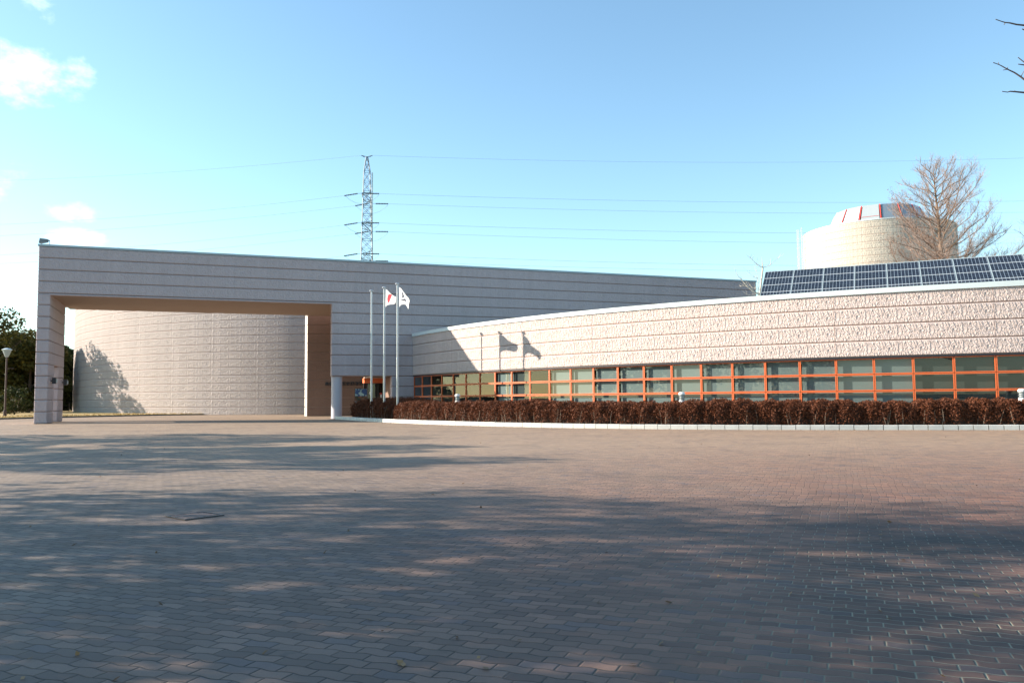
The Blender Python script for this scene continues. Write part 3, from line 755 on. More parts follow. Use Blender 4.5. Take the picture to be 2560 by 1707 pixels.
righty = {('n', 0): 458, ('f', 0): 484, ('n', 1): 530, ('f', 1): 555, ('n', 2): 607, ('f', 2): 618}
for key, lst in (('n', near), ('f', farr)):
    for k in range(3):
        for sx in (-1, 1):
            e1 = lst[2 * k + (0 if sx < 0 else 1)][1]
            dy = -5 if key == 'n' else 5
            if sx < 0: end = at_depth(-60, (lefty[(key, k)] + 5) * sc_, 225 + dy)
            else: end = at_depth(2640, righty[(key, k)] * sc_ + 3, 214 + dy)
            wire(e1, tuple(end), 1.0 if sx < 0 else 1.2, '%s %s wire running %s from the pylon' % (lv_[k], 'front' if key == 'n' else 'rear', 'left' if sx < 0 else 'right'))
wire((PX - 1.4, PY, 61.95), tuple(at_depth(-60, 417 * sc_, 228)), 1.0, 'thin topmost earth wire running left from the pylon tip', .022)
wire((PX + 1.4, PY, 61.95), tuple(at_depth(2640, 361 * sc_, 214)), 1.6, 'thin topmost earth wire running right from the pylon tip', .022)

# ------------------------------------------------------------------ ground
def sheet(name, x0, x1, y0, y1, nx, ny, zf, mat):
    b = MB(); xs = np.linspace(x0, x1, nx + 1); ys = np.linspace(y0, y1, ny + 1)
    vs = [(x, y, zf(x, y)) for y in ys for x in xs]
    fs = [(j * (nx + 1) + i, j * (nx + 1) + i + 1, (j + 1) * (nx + 1) + i + 1, (j + 1) * (nx + 1) + i) for j in range(ny) for i in range(nx)]
    b.v = vs; b.f = fs; b.uv = [[(0, 0)] * 4] * len(fs); b.mi = [0] * len(fs); b.tone = [.5] * len(fs)
    o = b.build(name, mat, smooth=True); o['kind'] = 'structure'; return o
sheet('ground', -3000, 3000, -3000, 3000, 2, 2, lambda x, y: -0.12, M['land'])
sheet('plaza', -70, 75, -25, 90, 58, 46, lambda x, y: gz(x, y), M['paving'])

# kerb of white stones along the planting bed
kp = [(841, 1047.3), (907.6, 1051.8), (971, 1055.7), (1067.6, 1060.6), (1195, 1064), (1446, 1071), (1700, 1072.8), (2139, 1073.6), (2560, 1074)]
K = []
for x, y in kp:
    z = .1
    for _ in range(30): p = at_height(x, y, z); z = gz(p[0], p[1])
    d = p[:2] - WC; K.append((math.degrees(math.atan2(d[0], -d[1])), float(np.hypot(*d))))
ka = [-62.4, -56, -50, -44, -38, -34, -27, -20.5, -5, 12]; kr = [62.35, 62.75, 63.0, 62.95, 62.6, 61.75, 59.9, 58.7, 58.3, 58.3]
def kr_at(a): return float(np.interp(a, np.array(ka), np.array(kr)))
KR = {}
aa_ = np.arange(-62.4, 12, 0.25); rr_ = np.array([kr_at(a) for a in aa_]); rs = np.convolve(np.pad(rr_, 12, 'edge'), np.ones(25) / 25, 'valid')
def krad(a): return float(np.interp(a, aa_, rs))
kb = MB(); a = -62.4; rk = random.Random(3)
while a < 11.5:
    da = math.degrees(0.6 / 61.0); g = math.degrees(.014 / 61)
    p = arc(WC, krad(a), a); z0 = gz(p[0], p[1]); hk = .215 + rk.uniform(-.006, .006); j = rk.uniform(-.006, .006); c_ = .02
    def pts(r_, aa, z): return arc(WC, r_, aa, z)
    r0, r1 = krad(a) + j, krad(a + da) + j
    A0, A1 = a + g, a + da - g
    front = [pts(r0, A0, z0 - .05), pts(r1, A1, z0 - .05), pts(r1, A1, z0 + hk - c_), pts(r0, A0, z0 + hk - c_)]
    topf = [pts(r0 - c_, A0, z0 + hk), pts(r1 - c_, A1, z0 + hk)]; rear = [pts(r0 - .16, A0, z0 + hk), pts(r1 - .16, A1, z0 + hk)]
    lowr = [pts(r0 - .16, A0, z0 - .05), pts(r1 - .16, A1, z0 - .05)]
    kb.face(front); kb.face([front[3], front[2], topf[1], topf[0]]); kb.face([topf[0], topf[1], rear[1], rear[0]]); kb.face([rear[0], rear[1], lowr[1], lowr[0]])
    kb.face([front[0], front[3], topf[0], rear[0], lowr[0]]); kb.face([front[1], lowr[1], rear[1], topf[1], front[2]])
    a += da
ko = kb.build('kerb', M['kerb']); ko['kind'] = 'structure'
bd = MB()
for i in range(150):
    a0 = -62.6 + 74 * i / 150; a1 = -62.6 + 74 * (i + 1) / 150
    p = arc(WC, krad(a0), a0); z = gz(p[0], p[1]) + .1
    bd.face([arc(WC, krad(a0) - .1, a0, z), arc(WC, krad(a1) - .1, a1, z), arc(WC, WR - .1, a1, z), arc(WC, WR - .1, a0, z)])
bo = bd.build('planting_bed', M['soil']); bo['kind'] = 'structure'

# ------------------------------------------------------------------ hedges
def hedge(name, a0, a1, r_out, width, top, label, seed, n, lump=.35):
    """r_out(a), width(a), top(a) in metres: domed cross-section made of a dark twig core and small leaf faces"""
    r = np.random.default_rng(seed); ro = random.Random(seed)
    mid = arc(WC, r_out((a0 + a1) / 2) - .8, (a0 + a1) / 2, 0.1)
    t = empty(name, mid, label, 'hedge')
    ph = [ro.uniform(0, 6.28) for _ in range(8)]
    def bumpy(a, th):
        s_ = R(a) * 60
        return 1 + .05 * lump * math.sin(s_ * 1.3 + ph[0]) + .05 * lump * math.sin(s_ * 2.9 + th * 2 + ph[1]) + .04 * math.sin(s_ * 5.7 + th * 4 + ph[2]) + .03 * math.sin(s_ * 11 - th * 6 + ph[3])
    def P(a, th, k):
        """th 0 (front foot) .. 1 (back foot); a superellipse section"""
        w_ = width(a); h_ = top(a); e0 = min(1.0, max(.0, (a - a0) / 1.6)) ** .5 * min(1.0, max(.0, (a1 - a) / 1.6)) ** .5
        ang = math.pi * th; cx_, sx_ = math.cos(ang), math.sin(ang)
        ex = math.copysign(abs(cx_) ** .55, cx_); ez = abs(sx_) ** .5
        kk = k * bumpy(a, th) * (0.25 + .75 * e0)
        rr = r_out(a) - w_ / 2 + ex * w_ / 2 * kk
        p = arc(WC, rr, a); return (p[0], p[1], gz(p[0], p[1]) + .08 + h_ * ez * kk)
    core = MB(); na = int((a1 - a0) * 4); nt = 14
    for i in range(na):
        for j in range(nt):
            x0, x1 = a0 + (a1 - a0) * i / na, a0 + (a1 - a0) * (i + 1) / na
            core.face([P(x0, j / nt, .84), P(x0, (j + 1) / nt, .84), P(x1, (j + 1) / nt, .84), P(x1, j / nt, .84)])
    cen = np.empty((n, 3)); tn = np.empty(n)
    for i in range(n):
        a = r.uniform(a0 + .05, a1 - .05); th = r.uniform(0.0, .78) ** 1.0
        s_ = R(a) * 60
        dens = .5 + .5 * math.sin(s_ * 2.1 + ph[4]) * math.sin(s_ * 4.7 + th * 9 + ph[5])
        low = max(0.0, 1 - th / .22)
        k = r.uniform(.89, 1.03) - .08 * low * (dens > .55) * r.uniform(0, 1.4)
        cen[i] = P(a, th, k); tn[i] = np.clip(r.normal(.5, .22) + .12 * (dens - .5), 0, 1)
    cen += r.normal(size=cen.shape) * .02
    cen -= np.array(t.location)
    leaf_object('foliage', cen, .055, M['hedge'], t, seed + 1, tones=tn)
    st = core
    for i in range(int((a1 - a0) * 1.8)):
        a = r.uniform(a0 + .6, a1 - .6); th = r.uniform(.0, .04)
        p = Vector(P(a, th, .95)); q = Vector(P(a + r.uniform(-.22, .22), r.uniform(.1, .2), r.uniform(.96, 1.04)))
        p.z = gz(p.x, p.y) + .12
        m_ = p.lerp(q, .5) + Vector((r.uniform(-.06, .06), -.04, r.uniform(-.03, .05)))
        st.tube([tuple(p), tuple(m_), tuple(q)], [.010, .008, .004], 4, 1)
    st.build('stem', [M['hedgecore'], M['greytwig']], t)
    return t
hedge('hedge', -53.6, 11, lambda a: krad(a) - .30, lambda a: 2.5, lambda a: 1.18 + .045 * math.sin(a * .55) + .02 * math.sin(a * 1.35 + 1), 'long clipped reddish brown hedge in front of the orange windows', 11, 210000)
hedge('hedge', -61.6, -52.6, lambda a: krad(a) - .45, lambda a: 4.6, lambda a: 1.12 + .26 * math.sin((a + 61.6) / 9 * 3.0), 'dark shaded hedge around the feet of the flagpoles', 23, 34000)

# bollard lights standing in the hedge
for px, dpt, lab in ((1144, 60.9, 'white bollard light in the hedge nearest the flagpoles'), (1705, 59.9, 'white bollard light at the middle of the long hedge'), (2556, 57.3, 'white bollard light in the hedge at the right edge')):
    r_ = ray(px, 1004); lo = 20.0
    best = min(np.arange(25, 62, .05), key=lambda t: abs(math.hypot(r_[0] * t / r_[1] - WC[0], t - WC[1]) - dpt))
    x, y = r_[0] / r_[1] * best, best; h = 1.74
    o = empty('bollard_light', (x, y, gz(x, y)), lab, 'bollard light', 'bollard lights in the hedge')
    b = MB(); b.lathe([(0, 0), (.15, 0), (.15, h - .42), (.12, h - .40), (0, h - .40)], 20); b.build('post', M['white'], o, loc=(0, 0, 0))
    b = MB(); b.lathe([(.11, h - .41), (.11, h - .12)], 20); b.build('lens', M['frost'], o, loc=(0, 0, 0))
    b = MB()
    for k in range(3): b.lathe([(.11, h - .36 + k * .09), (.155, h - .37 + k * .09), (.155, h - .35 + k * .09), (.11, h - .34 + k * .09)], 20)
    b.build('louvre', M['louvre'], o, loc=(0, 0, 0))
    b = MB(); b.lathe([(.11, h - .12), (.16, h - .13), (.16, h - .05), (.10, h), (0, h)], 20); b.build('cap', M['white'], o, loc=(0, 0, 0))

# ------------------------------------------------------------------ manhole cover in the paving
mp = at_height(487, 1290, 0.0)
mh = empty('manhole_cover', (mp[0], mp[1], 0.0), 'dark square manhole cover sunk in the block paving', 'manhole cover')
mh.rotation_euler = (0, 0, R(48))
b = MB(); b.box(-.235, .235, -.235, .235, 0.004, .010)
for k in range(-2, 3): b.box(k * .09 - .036, k * .09 + .036, -.215, .215, .010, .015)
b.build('lid', M['iron'], mh, loc=(0, 0, 0))
b = MB()
for s_ in (-1, 1): b.box(s_ * .262 - .014, s_ * .262 + .014, -.276, .276, .003, .016); b.box(-.247, .247, s_ * .262 - .014, s_ * .262 + .014, .003, .016)
b.build('frame', M['dark'], mh, loc=(0, 0, 0))

fl_r = np.random.default_rng(77); lc = []
for _ in range(220):
    Y = 4 + 32 * fl_r.uniform() ** 1.4; X = fl_r.uniform(-.62, .62) * Y; lc.append((X, Y, gz(X, Y) + .012))
for a in fl_r.uniform(-60, 8, 260):
    p = arc(WC, krad(a) + abs(fl_r.normal() * .16) + .02, a); lc.append((p[0], p[1], gz(p[0], p[1]) + .014))
M['litter'] = foliage('dry fallen leaves', (0.06, 0.035, 0.02), (0.34, 0.22, 0.12), .1)
tag(leaf_object('fallen_leaves', lc, .034, M['litter'], None, 78, flat=3.0), kind='stuff')

# ------------------------------------------------------------------ lawn left of the portal
lawn_line = [(-75, 66), (-44.5, 71), (-41.5, 77), (-36, 83.2), (-31.5, 83.9)]
lw = MB()
for (x0, y0), (x1, y1) in zip(lawn_line[:-1], lawn_line[1:]):
    lw.face([(x0, y0, .26), (x1, y1, .26), (x1 - 6, y1 + 20, .38), (x0 - 6, y0 + 20, .38)])
    lw.face([(x0 - 6, y0 + 20, .38), (x1 - 6, y1 + 20, .38), (x1 - 30, y1 + 90, .3), (x0 - 60, y0 + 90, .3)])
lo_ = lw.build('lawn', M['lawn']); lo_['kind'] = 'structure'
lk = MB()
for (x0, y0), (x1, y1) in zip(lawn_line[:-1], lawn_line[1:]):
    d = Vector((x1 - x0, y1 - y0, 0)).normalized(); nn = Vector((d.y, -d.x, 0)) * .14
    lk.hexa([(x0 + nn.x, y0 + nn.y, 0), (x1 + nn.x, y1 + nn.y, 0), (x1, y1, 0), (x0, y0, 0), (x0 + nn.x, y0 + nn.y, .25), (x1 + nn.x, y1 + nn.y, .25), (x1, y1, .25), (x0, y0, .25)])
lko = lk.build('lawn_kerb', plain('dark kerb', (.10, .095, .085), .9)); lko['kind'] = 'structure'
gr = np.random.default_rng(5); gc = []
for (x0, y0), (x1, y1) in zip(lawn_line[:-1], lawn_line[1:]):
    nn = int(700 * math.dist((x0, y0), (x1, y1)) / 10)
    for _ in range(nn):
        t = gr.uniform(); k = gr.uniform(0, 1) ** 1.5 * 7; gc.append((x0 + (x1 - x0) * t - k * .3, y0 + (y1 - y0) * t + k, .29 + k * .006))
go = leaf_object('grass', gc, .09, M['drygrass'], None, 6, aspect=1.8); tag(go, kind='stuff')

# ------------------------------------------------------------------ trees
def branch_pts(p, d, length, n, wob, lift, r):
    pts = [Vector(p)]; d = Vector(d).normalized()
    for i in range(n):
        d = (d + Vector((r.uniform(-wob, wob), r.uniform(-wob, wob), r.uniform(-wob, wob) + lift))).normalized()
        pts.append(pts[-1] + d * (length / n))
    return pts
def evergreen(h, rad, z_low, n, seed, leafmat, size, lumps=26, soft=False):
    """returns (trunk mesh builder, leaf centres): crown of many clumps spread round its limbs"""
    r = random.Random(seed); q = np.random.default_rng(seed)
    tr = MB(); tr.tube([(0, 0, 0), (.1, .05, h * .3), (-.05, .1, h * .6), (0, 0, h * .88)], [h * .026, h * .02, h * .013, h * .004], 8)
    cl = []
    for k in range(lumps):
        a = k * 2.4 + r.uniform(-.5, .5); t = (k + .5) / lumps; z = z_low + (h - z_low) * t
        env = math.sin(math.pi * (0.12 + .80 * t)) ** .8
        d = rad * env * r.uniform(.45, .95); end = Vector((math.cos(a) * d, math.sin(a) * d, z + r.uniform(-.3, .5)))
        st = Vector((0, 0, max(z_low * .7, z - d * .7)))
        tr.tube([tuple(st), tuple(st.lerp(end, .5) + Vector((0, 0, -.2))), tuple(end)], [h * .008, h * .005, .02], 5)
        cl.append((end, rad * (r.uniform(.45, .72) if soft else r.uniform(.22, .42))))
    cl.append((Vector((0, 0, h * .93)), rad * .3))
    c = []
    per = n // len(cl)
    for e, s_ in cl:
        v = q.normal(size=(per, 3)); v /= np.linalg.norm(v, axis=1)[:, None]
        v *= (q.uniform(.35, 1.05, per) ** .6)[:, None] * s_; v[:, 2] *= .72
        c.append(v + np.array(e))
    return tr, np.concatenate(c)
def make_tree(name, loc, label, h, rad, z_low, n, seed, leafmat, size, barkm='bark', group=None, lumps=26, scale=(1, 1, 1), cat='tree', soft=False):
    t = empty(name, loc, label, cat, group); tr, c = evergreen(h, rad, z_low, n, seed, leafmat, size, lumps, soft)
    tr.build('trunk', M[barkm], t, loc=(0, 0, 0)); q = np.random.default_rng(seed + 9)
    leaf_object('crown', c, size, M[leafmat], t, seed + 2, flat=.4)
    t.scale = scale; t.rotation_euler = (0, 0, seed * 1.3)
    return t
def place(px, Y, z=.3): 
    r_ = ray(px, 1000); return (r_[0] / r_[1] * Y, Y, z)
GB = 'evergreen trees beyond the lawn'
make_tree('evergreen_tree', place(-45, 94), 'tall umbrella topped evergreen cut by the left edge of the photo', 11.5, 4.6, 4.6, 4200, 31, 'leafolive', .27, group=GB, lumps=26)
make_tree('evergreen_tree', place(20, 100), 'dense olive tree behind the street lamp', 8.6, 4.6, 1.2, 17000, 32, 'leafolive', .30, group=GB, lumps=34)
make_tree('evergreen_tree', place(72, 98), 'dense olive tree with a golden edge beside the pillar', 8.6, 4.2, 1.0, 17000, 33, 'leafolive', .30, group=GB, lumps=34)
make_tree('evergreen_tree', place(170, 128), 'dark tree in the gap between pillar and round building', 9.2, 4.6, .6, 17000, 34, 'leaf', .32, group=GB, lumps=34)
make_tree('evergreen_tree', place(118, 118), 'dark green tree standing right behind the portal pillar', 8.4, 5.0, .6, 17000, 35, 'leaf', .32, group=GB, lumps=34)
make_tree('evergreen_tree', place(-25, 118), 'dark evergreen low behind the left edge trees', 8.0, 6.0, .5, 17000, 36, 'leaf', .34, group=GB, lumps=34)
make_tree('shrub', place(37, 84), 'dark round shrub beside the foot of the street lamp', 2.5, 1.7, .2, 3000, 37, 'leaf', .14, lumps=20, cat='shrub')

# low fence between the lawn and the car park
fn = empty('fence', place(40, 104, .3), 'low dark post and rail fence behind the shrub', 'fence')
b = MB(); 
for k in range(0, 31): x = -66 + k * .9; b.box(x - .03, x + .03, 103.97, 104.03, .3, 1.6)
b.build('post', M['dark'], fn); b = MB()
for z in (.6, 1.05, 1.5): b.box(-66, -39, 103.94, 103.968, z, z + .07)
b.build('rail', M['dark'], fn)

def car(loc, rz, paint, label):
    t = empty('parked_car', loc, label, 'car', 'cars parked beyond the trees'); t.rotation_euler = (0, 0, rz)
    prof = [(-2.1, .35), (-2.15, .75), (-1.95, .95), (-1.35, 1.0), (-.75, 1.42), (.6, 1.48), (1.35, 1.4), (1.95, 1.0), (2.1, .9), (2.12, .4)]
    b = MB()
    for (x0, z0), (x1, z1) in zip(prof[:-1], prof[1:]):
        w0 = .84 - .16 * max(0, z0 - .95) / .5; w1 = .84 - .16 * max(0, z1 - .95) / .5
        b.face([(x0, -w0, z0), (x1, -w1, z1), (x1, w1, z1), (x0, w0, z0)])
    for s_ in (-1, 1):
        p = [(x, s_ * (.84 - .16 * max(0, z - .95) / .5), z) for x, z in prof]; b.face(p if s_ < 0 else list(reversed(p)))
    b.face([(-2.1, -.84, .35), (-2.1, .84, .35), (2.12, .84, .4), (2.12, -.84, .4)])
    b.build('body', M[paint], t, loc=(0, 0, 0))
    b = MB()
    for s_ in (-1, 1):
        b.face([(-1.15, s_ * .835, 1.03), (1.6, s_ * .835, 1.03), (1.2, s_ * .70, 1.37), (-.68, s_ * .70, 1.37)])
    b.face([(-1.37, -.74, 1.03), (-1.37, .74, 1.03), (-.82, .66, 1.40), (-.82, -.66, 1.40)]); b.face([(1.98, .74, 1.03), (1.98, -.74, 1.03), (1.42, -.66, 1.385), (1.42, .66, 1.385)])
    b.build('window', M['dark'], t, loc=(0, 0, 0))
    for x in (-1.3, 1.3):
        for s_ in (-1, 1):
            b = MB(); b.tube([(x, s_ * .70, .31), (x, s_ * .87, .31)], [.31, .31], 16); b.build('wheel', M['rubber'], t, loc=(0, 0, 0))
    for s_ in (-1, 1):
        b = MB(); b.box(2.09, 2.14, s_ * .62 - .14, s_ * .62 + .14, .72, .9); b.build('tail_light', M['red'], t, loc=(0, 0, 0))
car(place(58, 112, .3), R(10), 'carsilver', 'pale blue car glimpsed under the trees left of the pillar')
car(place(172, 122, .3), R(190), 'carwhite', 'white car glimpsed in the gap beside the round building')

# street lamp on the lawn
lp = at_depth(12, 1040, 78.0)
lamp = empty('street_lamp', (lp[0], lp[1], .28), 'brown street lamp with a pale funnel lantern on the lawn', 'street lamp')
b = MB(); b.lathe([(.16, 0), (.16, .5), (.09, .55), (.07, 5.6), (.0, 5.6)], 14); b.build('pole', M['lampbrown'], lamp, loc=(0, 0, 0))
b = MB(); b.lathe([(.12, 5.6), (.2, 5.75), (.38, 6.25), (.40, 6.3)], 16); b.build('lantern', M['frost'], lamp, loc=(0, 0, 0))
b = MB(); b.lathe([(0.0, 6.48), (.2, 6.44), (.46, 6.32), (.44, 6.28), (0, 6.28)], 16); b.build('lamp_hood', M['cap'], lamp, loc=(0, 0, 0))
b = MB(); b.tube([(0, 0, 4.45), (.4, 0, 4.55), (.75, 0, 4.5)], [.03, .025, .02], 6); b.build('bracket', M['lampbrown'], lamp, loc=(0, 0, 0))

# conifer whose shadow lies on the drum
def conifer(loc, h, rad, n, seed, label, name='conifer_tree'):
    t = empty(name, loc, label, 'tree'); q = np.random.default_rng(seed); tr = MB()
    tr.tube([(0, 0, 0), (0, 0, h * .97)], [h * .02, .03], 8); c = []
    r = random.Random(seed)
    for k in range(90):
        tz = r.uniform(.06, .97); z = h * tz; L = rad * (1 - tz) ** .8 * r.uniform(.7, 1.1) + .15; a = r.uniform(0, 6.28)
        e = Vector((math.cos(a) * L, math.sin(a) * L, z - L * .12)); tr.tube([(0, 0, z), tuple(e)], [.04, .01], 4)
        m = int(n * (.3 + L / rad) / 90)
        tt = q.uniform(.15, 1.05, m); sp = .10 + .28 * tt * L / 2.5
        c.append(np.outer(tt, np.array(e) - np.array([0, 0, z])) + np.array([0, 0, z]) + q.normal(size=(m, 3)) * sp[:, None] * np.array([1, 1, .8]))
    tr.build('trunk', M['bark'], t, loc=(0, 0, 0)); leaf_object('crown', np.concatenate(c), .2, M['conifer'], t, seed + 1)
    return t
conifer((-67.5, 104.0, .3), 12.2, 4.8, 2300, 41, 'pointed conifer beyond the left edge, throwing its shadow on the round building')

conifer((-65.0, 94.2, .3), 14.0, 4.4, 2300, 43, 'slim conifer just outside the left edge, nearer than the other pointed conifer')

# bare winter tree in front of the tower
def bare_tree(loc, h, seed, label, env, z0, dens=1.0, needles=True):
    t = empty('bare_tree', loc, label, 'tree', 'bare winter trees behind the roof'); r = random.Random(seed)
    tr = MB(); tw = MB(); nd = []
    lead = [(0, 0, 0), (.12, 0, h * .3), (.05, .05, h * .55), (-.12, 0, h * .75), (-.3, 0, h * .9), (-.35, 0, h)]
    tr.tube(lead, [.34, .27, .2, .12, .06, .015], 8)
    def leadp(z):
        for a, b_ in zip(lead[:-1], lead[1:]):
            if a[2] <= z <= b_[2]:
                f = (z - a[2]) / (b_[2] - a[2]); return Vector(a).lerp(Vector(b_), f)
        return Vector(lead[-1])
    NB = int(84 * dens)
    for k in range(NB):
        tz = (k + r.random()) / NB; z = z0 + (h * .97 - z0) * tz; a = k * 2.39996 + r.uniform(-.3, .3)
        base = leadp(z)
        L = env(z, a) * r.uniform(.75, 1.1)
        if L < .15: continue
        rise = .34 + .45 * tz
        d = Vector((math.cos(a), math.sin(a), rise))
        pts = branch_pts(base, d, L * 1.15, 6, .24, .065, r)
        r0 = .016 + .0095 * L
        tr.tube([tuple(p) for p in pts], [r0 * (1 - .8 * i / 6) for i in range(7)], 5)
        ns = int(5 + L * 6.5)
        for j in range(ns):
            f = r.uniform(.22, 1.0); i = min(int(f * 6), 5); p = pts[i].lerp(pts[i + 1], f * 6 - i)
            dd = (pts[i + 1] - pts[i]).normalized() + Vector((r.uniform(-1, 1), r.uniform(-1, 1), r.uniform(-.2, 1.0))) * .9
            l2 = (.35 + .28 * L) * r.uniform(.4, 1.0) * (1.15 - .5 * f)
            s_ = branch_pts(p, dd, l2, 3, .25, .08, r)
            tw.tube([tuple(x) for x in s_], [.010, .008, .006, .004], 3, cap=False)
            for _ in range(5):
                f2 = r.uniform(.2, 1); i2 = min(int(f2 * 3), 2); p2 = s_[i2].lerp(s_[i2 + 1], f2 * 3 - i2)
                d2 = (s_[i2 + 1] - s_[i2]).normalized() + Vector((r.uniform(-1, 1), r.uniform(-1, 1), r.uniform(-.3, .9))) * .9
                s2 = branch_pts(p2, d2, l2 * r.uniform(.35, .7), 2, .3, .05, r)
                tw.tube([tuple(x) for x in s2], [.0055, .0045, .003], 3, cap=False)
                if needles and z < z0 + (h - z0) * .5 and math.cos(a) < .35 and r.random() < .35:
                    for _n in range(2): nd.append(tuple(s2[-1] + Vector((r.uniform(-.08, .08), r.uniform(-.08, .08), r.uniform(-.1, .02)))))
    tr.build('trunk', M['bark'], t, loc=(0, 0, 0)); tw.build('twigs', M['twig'], t, loc=(0, 0, 0))
    if nd: leaf_object('crown', nd, .055, M['needle'], t, seed)
    return t
def env_main(z, a):
    base = float(np.interp(z, [7, 10, 12, 14, 16, 18, 19.2, 20.2], [6.0, 5.8, 5.3, 4.4, 3.4, 2.5, 1.5, .4]))
    k = math.cos(a)
    return base * (1 + .12 * k)
bt = place(2371, 65, 0.0)
bare_tree(bt, 20.0, 51, 'tall bare winter tree with reddish twigs standing before the tower', env_main, 8.5)
bt2 = place(2705, 64, 0.0)
bare_tree((bt2[0], bt2[1], 0), 16.0, 57, 'bare tree at the right edge whose twigs just reach into the photo', lambda z, a: float(np.interp(z, [7, 11, 14, 16], [4.6, 4.4, 2.4, .3])), 7.0, .7, False)

# small pale tree beside the left end of the solar panels
sp = place(1907, 54, 0); t = empty('pale_tree', sp, 'small pale leafless tree beside the left end of the solar panels', 'tree')
r = random.Random(8); b = MB(); tw = MB()
def lpx(px, py, dy=0.0):
    p = at_depth(px, py, 54 + dy); return Vector((p[0] - sp[0], p[1] - sp[1], p[2]))
def limb(pix, r0, r1, dy=0.0):
    pts = [lpx(x, y, dy * i / (len(pix) - 1)) for i, (x, y) in enumerate(pix)]
    b.tube([tuple(p) for p in pts], [r0 + (r1 - r0) * i / (len(pts) - 1) for i in range(len(pts))], 5)
    for i in range(1, len(pts)):
        for _ in range(3):
            d = (pts[i] - pts[i - 1]).normalized() + Vector((r.uniform(-.8, .8), r.uniform(-.8, .8), r.uniform(-.2, .8)))
            s_ = branch_pts(pts[i - 1].lerp(pts[i], r.random()), d, r.uniform(.25, .6), 3, .3, .05, r)
            tw.tube([tuple(x) for x in s_], [.011, .009, .007, .004], 3, cap=False)
b.tube([(-.05, 0, 0), (-.02, 0, 4), tuple(lpx(1899, 742)), tuple(lpx(1907, 672)), tuple(lpx(1906, 655)), tuple(lpx(1904, 640))], [.11, .10, .075, .05, .02, .008], 6)
limb([(1907, 670), (1893, 661), (1880, 649), (1873, 640)], .028, .008); limb([(1908, 669), (1924, 664), (1934, 655), (1944, 646)], .025, .007, .3)
limb([(1897, 735), (1885, 730), (1868, 716), (1857, 703), (1845, 690), (1839, 679)], .06, .01, -.3); limb([(1868, 716), (1858, 715), (1848, 717)], .02, .008)
limb([(1896, 738), (1895, 715), (1894, 694), (1892, 678)], .03, .008, .2); limb([(1894, 695), (1883, 692), (1873, 682)], .018, .006)
limb([(1890, 735), (1872, 738), (1862, 733)], .02, .006); limb([(1892, 722), (1880, 719), (1874, 712)], .025, .008, .2)
b.build('trunk', M['palebark'], t, loc=(0, 0, 0)); tw.build('twigs', M['palebark'], t, loc=(0, 0, 0))

# near tree at the right: only the tips of its branches reach into the photo
NT = Vector((11.6, 11.2, 0)); t = empty('bare_tree', tuple(NT), 'near bare tree whose branch tips hang into the upper right corner', 'tree')
b = MB(); tw = MB(); r = random.Random(12)
b.tube([(0, 0, 0), (.1, 0, 1.5), (0, .1, 3.2), (.1, 0, 5.0), (.2, .1, 7.4), (.1, 0, 9.6)], [.2, .17, .15, .11, .07, .02], 10)
def nb(pix, Y0, start, r0):
    pts = [Vector(start)] + [Vector(at_depth(x, y, Y0)) - NT for x, y in pix]
    b.tube([tuple(p) for p in pts], [r0] + [max(.006, .016 - .0115 * i / (len(pix) - 1)) for i in range(len(pix))], 6)
    return pts
def sp_(px, py, qx, qy, Y0): b.tube([tuple(Vector(at_depth(px, py, Y0)) - NT), tuple(Vector(at_depth(qx, qy, Y0)) - NT)], [.006, .004], 4)
nb([(2640, 66), (2560, 64), (2541, 62), (2524, 58), (2513, 57), (2503, 54), (2489, 49)], 11.0, (0.1, 0, 4.6), .05); sp_(2513, 57, 2510, 63, 11)
nb([(2650, 240), (2590, 213), (2560, 199), (2551, 192), (2536, 182), (2519, 174), (2505, 166), (2497, 162), (2483, 157)], 10.8, (0.05, 0, 4.0), .05)
sp_(2497, 162, 2496, 156, 10.8); sp_(2519, 174, 2519, 168, 10.8); sp_(2519, 174, 2507, 176, 10.8); sp_(2552, 193, 2560, 178, 10.8)
nb([(2660, 236), (2560, 232), (2540, 230), (2525, 229), (2519, 231), (2505, 229)], 11.1, (0.05, 0, 4.1), .04); sp_(2538, 230, 2537, 226, 11.1)
nb([(2640, 190), (2570, 160), (2560, 156), (2545, 144)], 11.3, (0.15, 0, 5.2), .04); nb([(2630, 165), (2560, 163), (2545, 161)], 11.2, (0.1, 0, 4.8), .03)
nb([(2640, 100), (2560, 75), (2555, 73)], 11.2, (0.1, 0, 4.9), .03); nb([(2640, 40), (2560, 29)], 11.2, (0.15, 0, 5.6), .03)
for k in range(46):
    z = r.uniform(3.0, 9.2); a = r.uniform(-2.0, 1.6)
    d = Vector((math.cos(a), math.sin(a), .7)); 
    if d.x < .1: continue
    p_ = branch_pts((.1, 0, z), d, r.uniform(1.2, 3.0), 6, .2, .04, r); b.tube([tuple(x) for x in p_], [.035, .03, .024, .018, .013, .009, .005], 5)
    for _ in range(5):
        i = r.randrange(2, 6); s_ = branch_pts(p_[i], (p_[i] - p_[i - 1]).normalized() + Vector((r.uniform(-1, 1), r.uniform(-1, 1), r.uniform(-.3, .8))), .7, 3, .3, .02, r)
        tw.tube([tuple(x) for x in s_], [.01, .008, .006, .004], 4)
b.build('trunk', M['nearbark'], t, loc=(0, 0, 0)); tw.build('twigs', M['nearbark'], t, loc=(0, 0, 0))

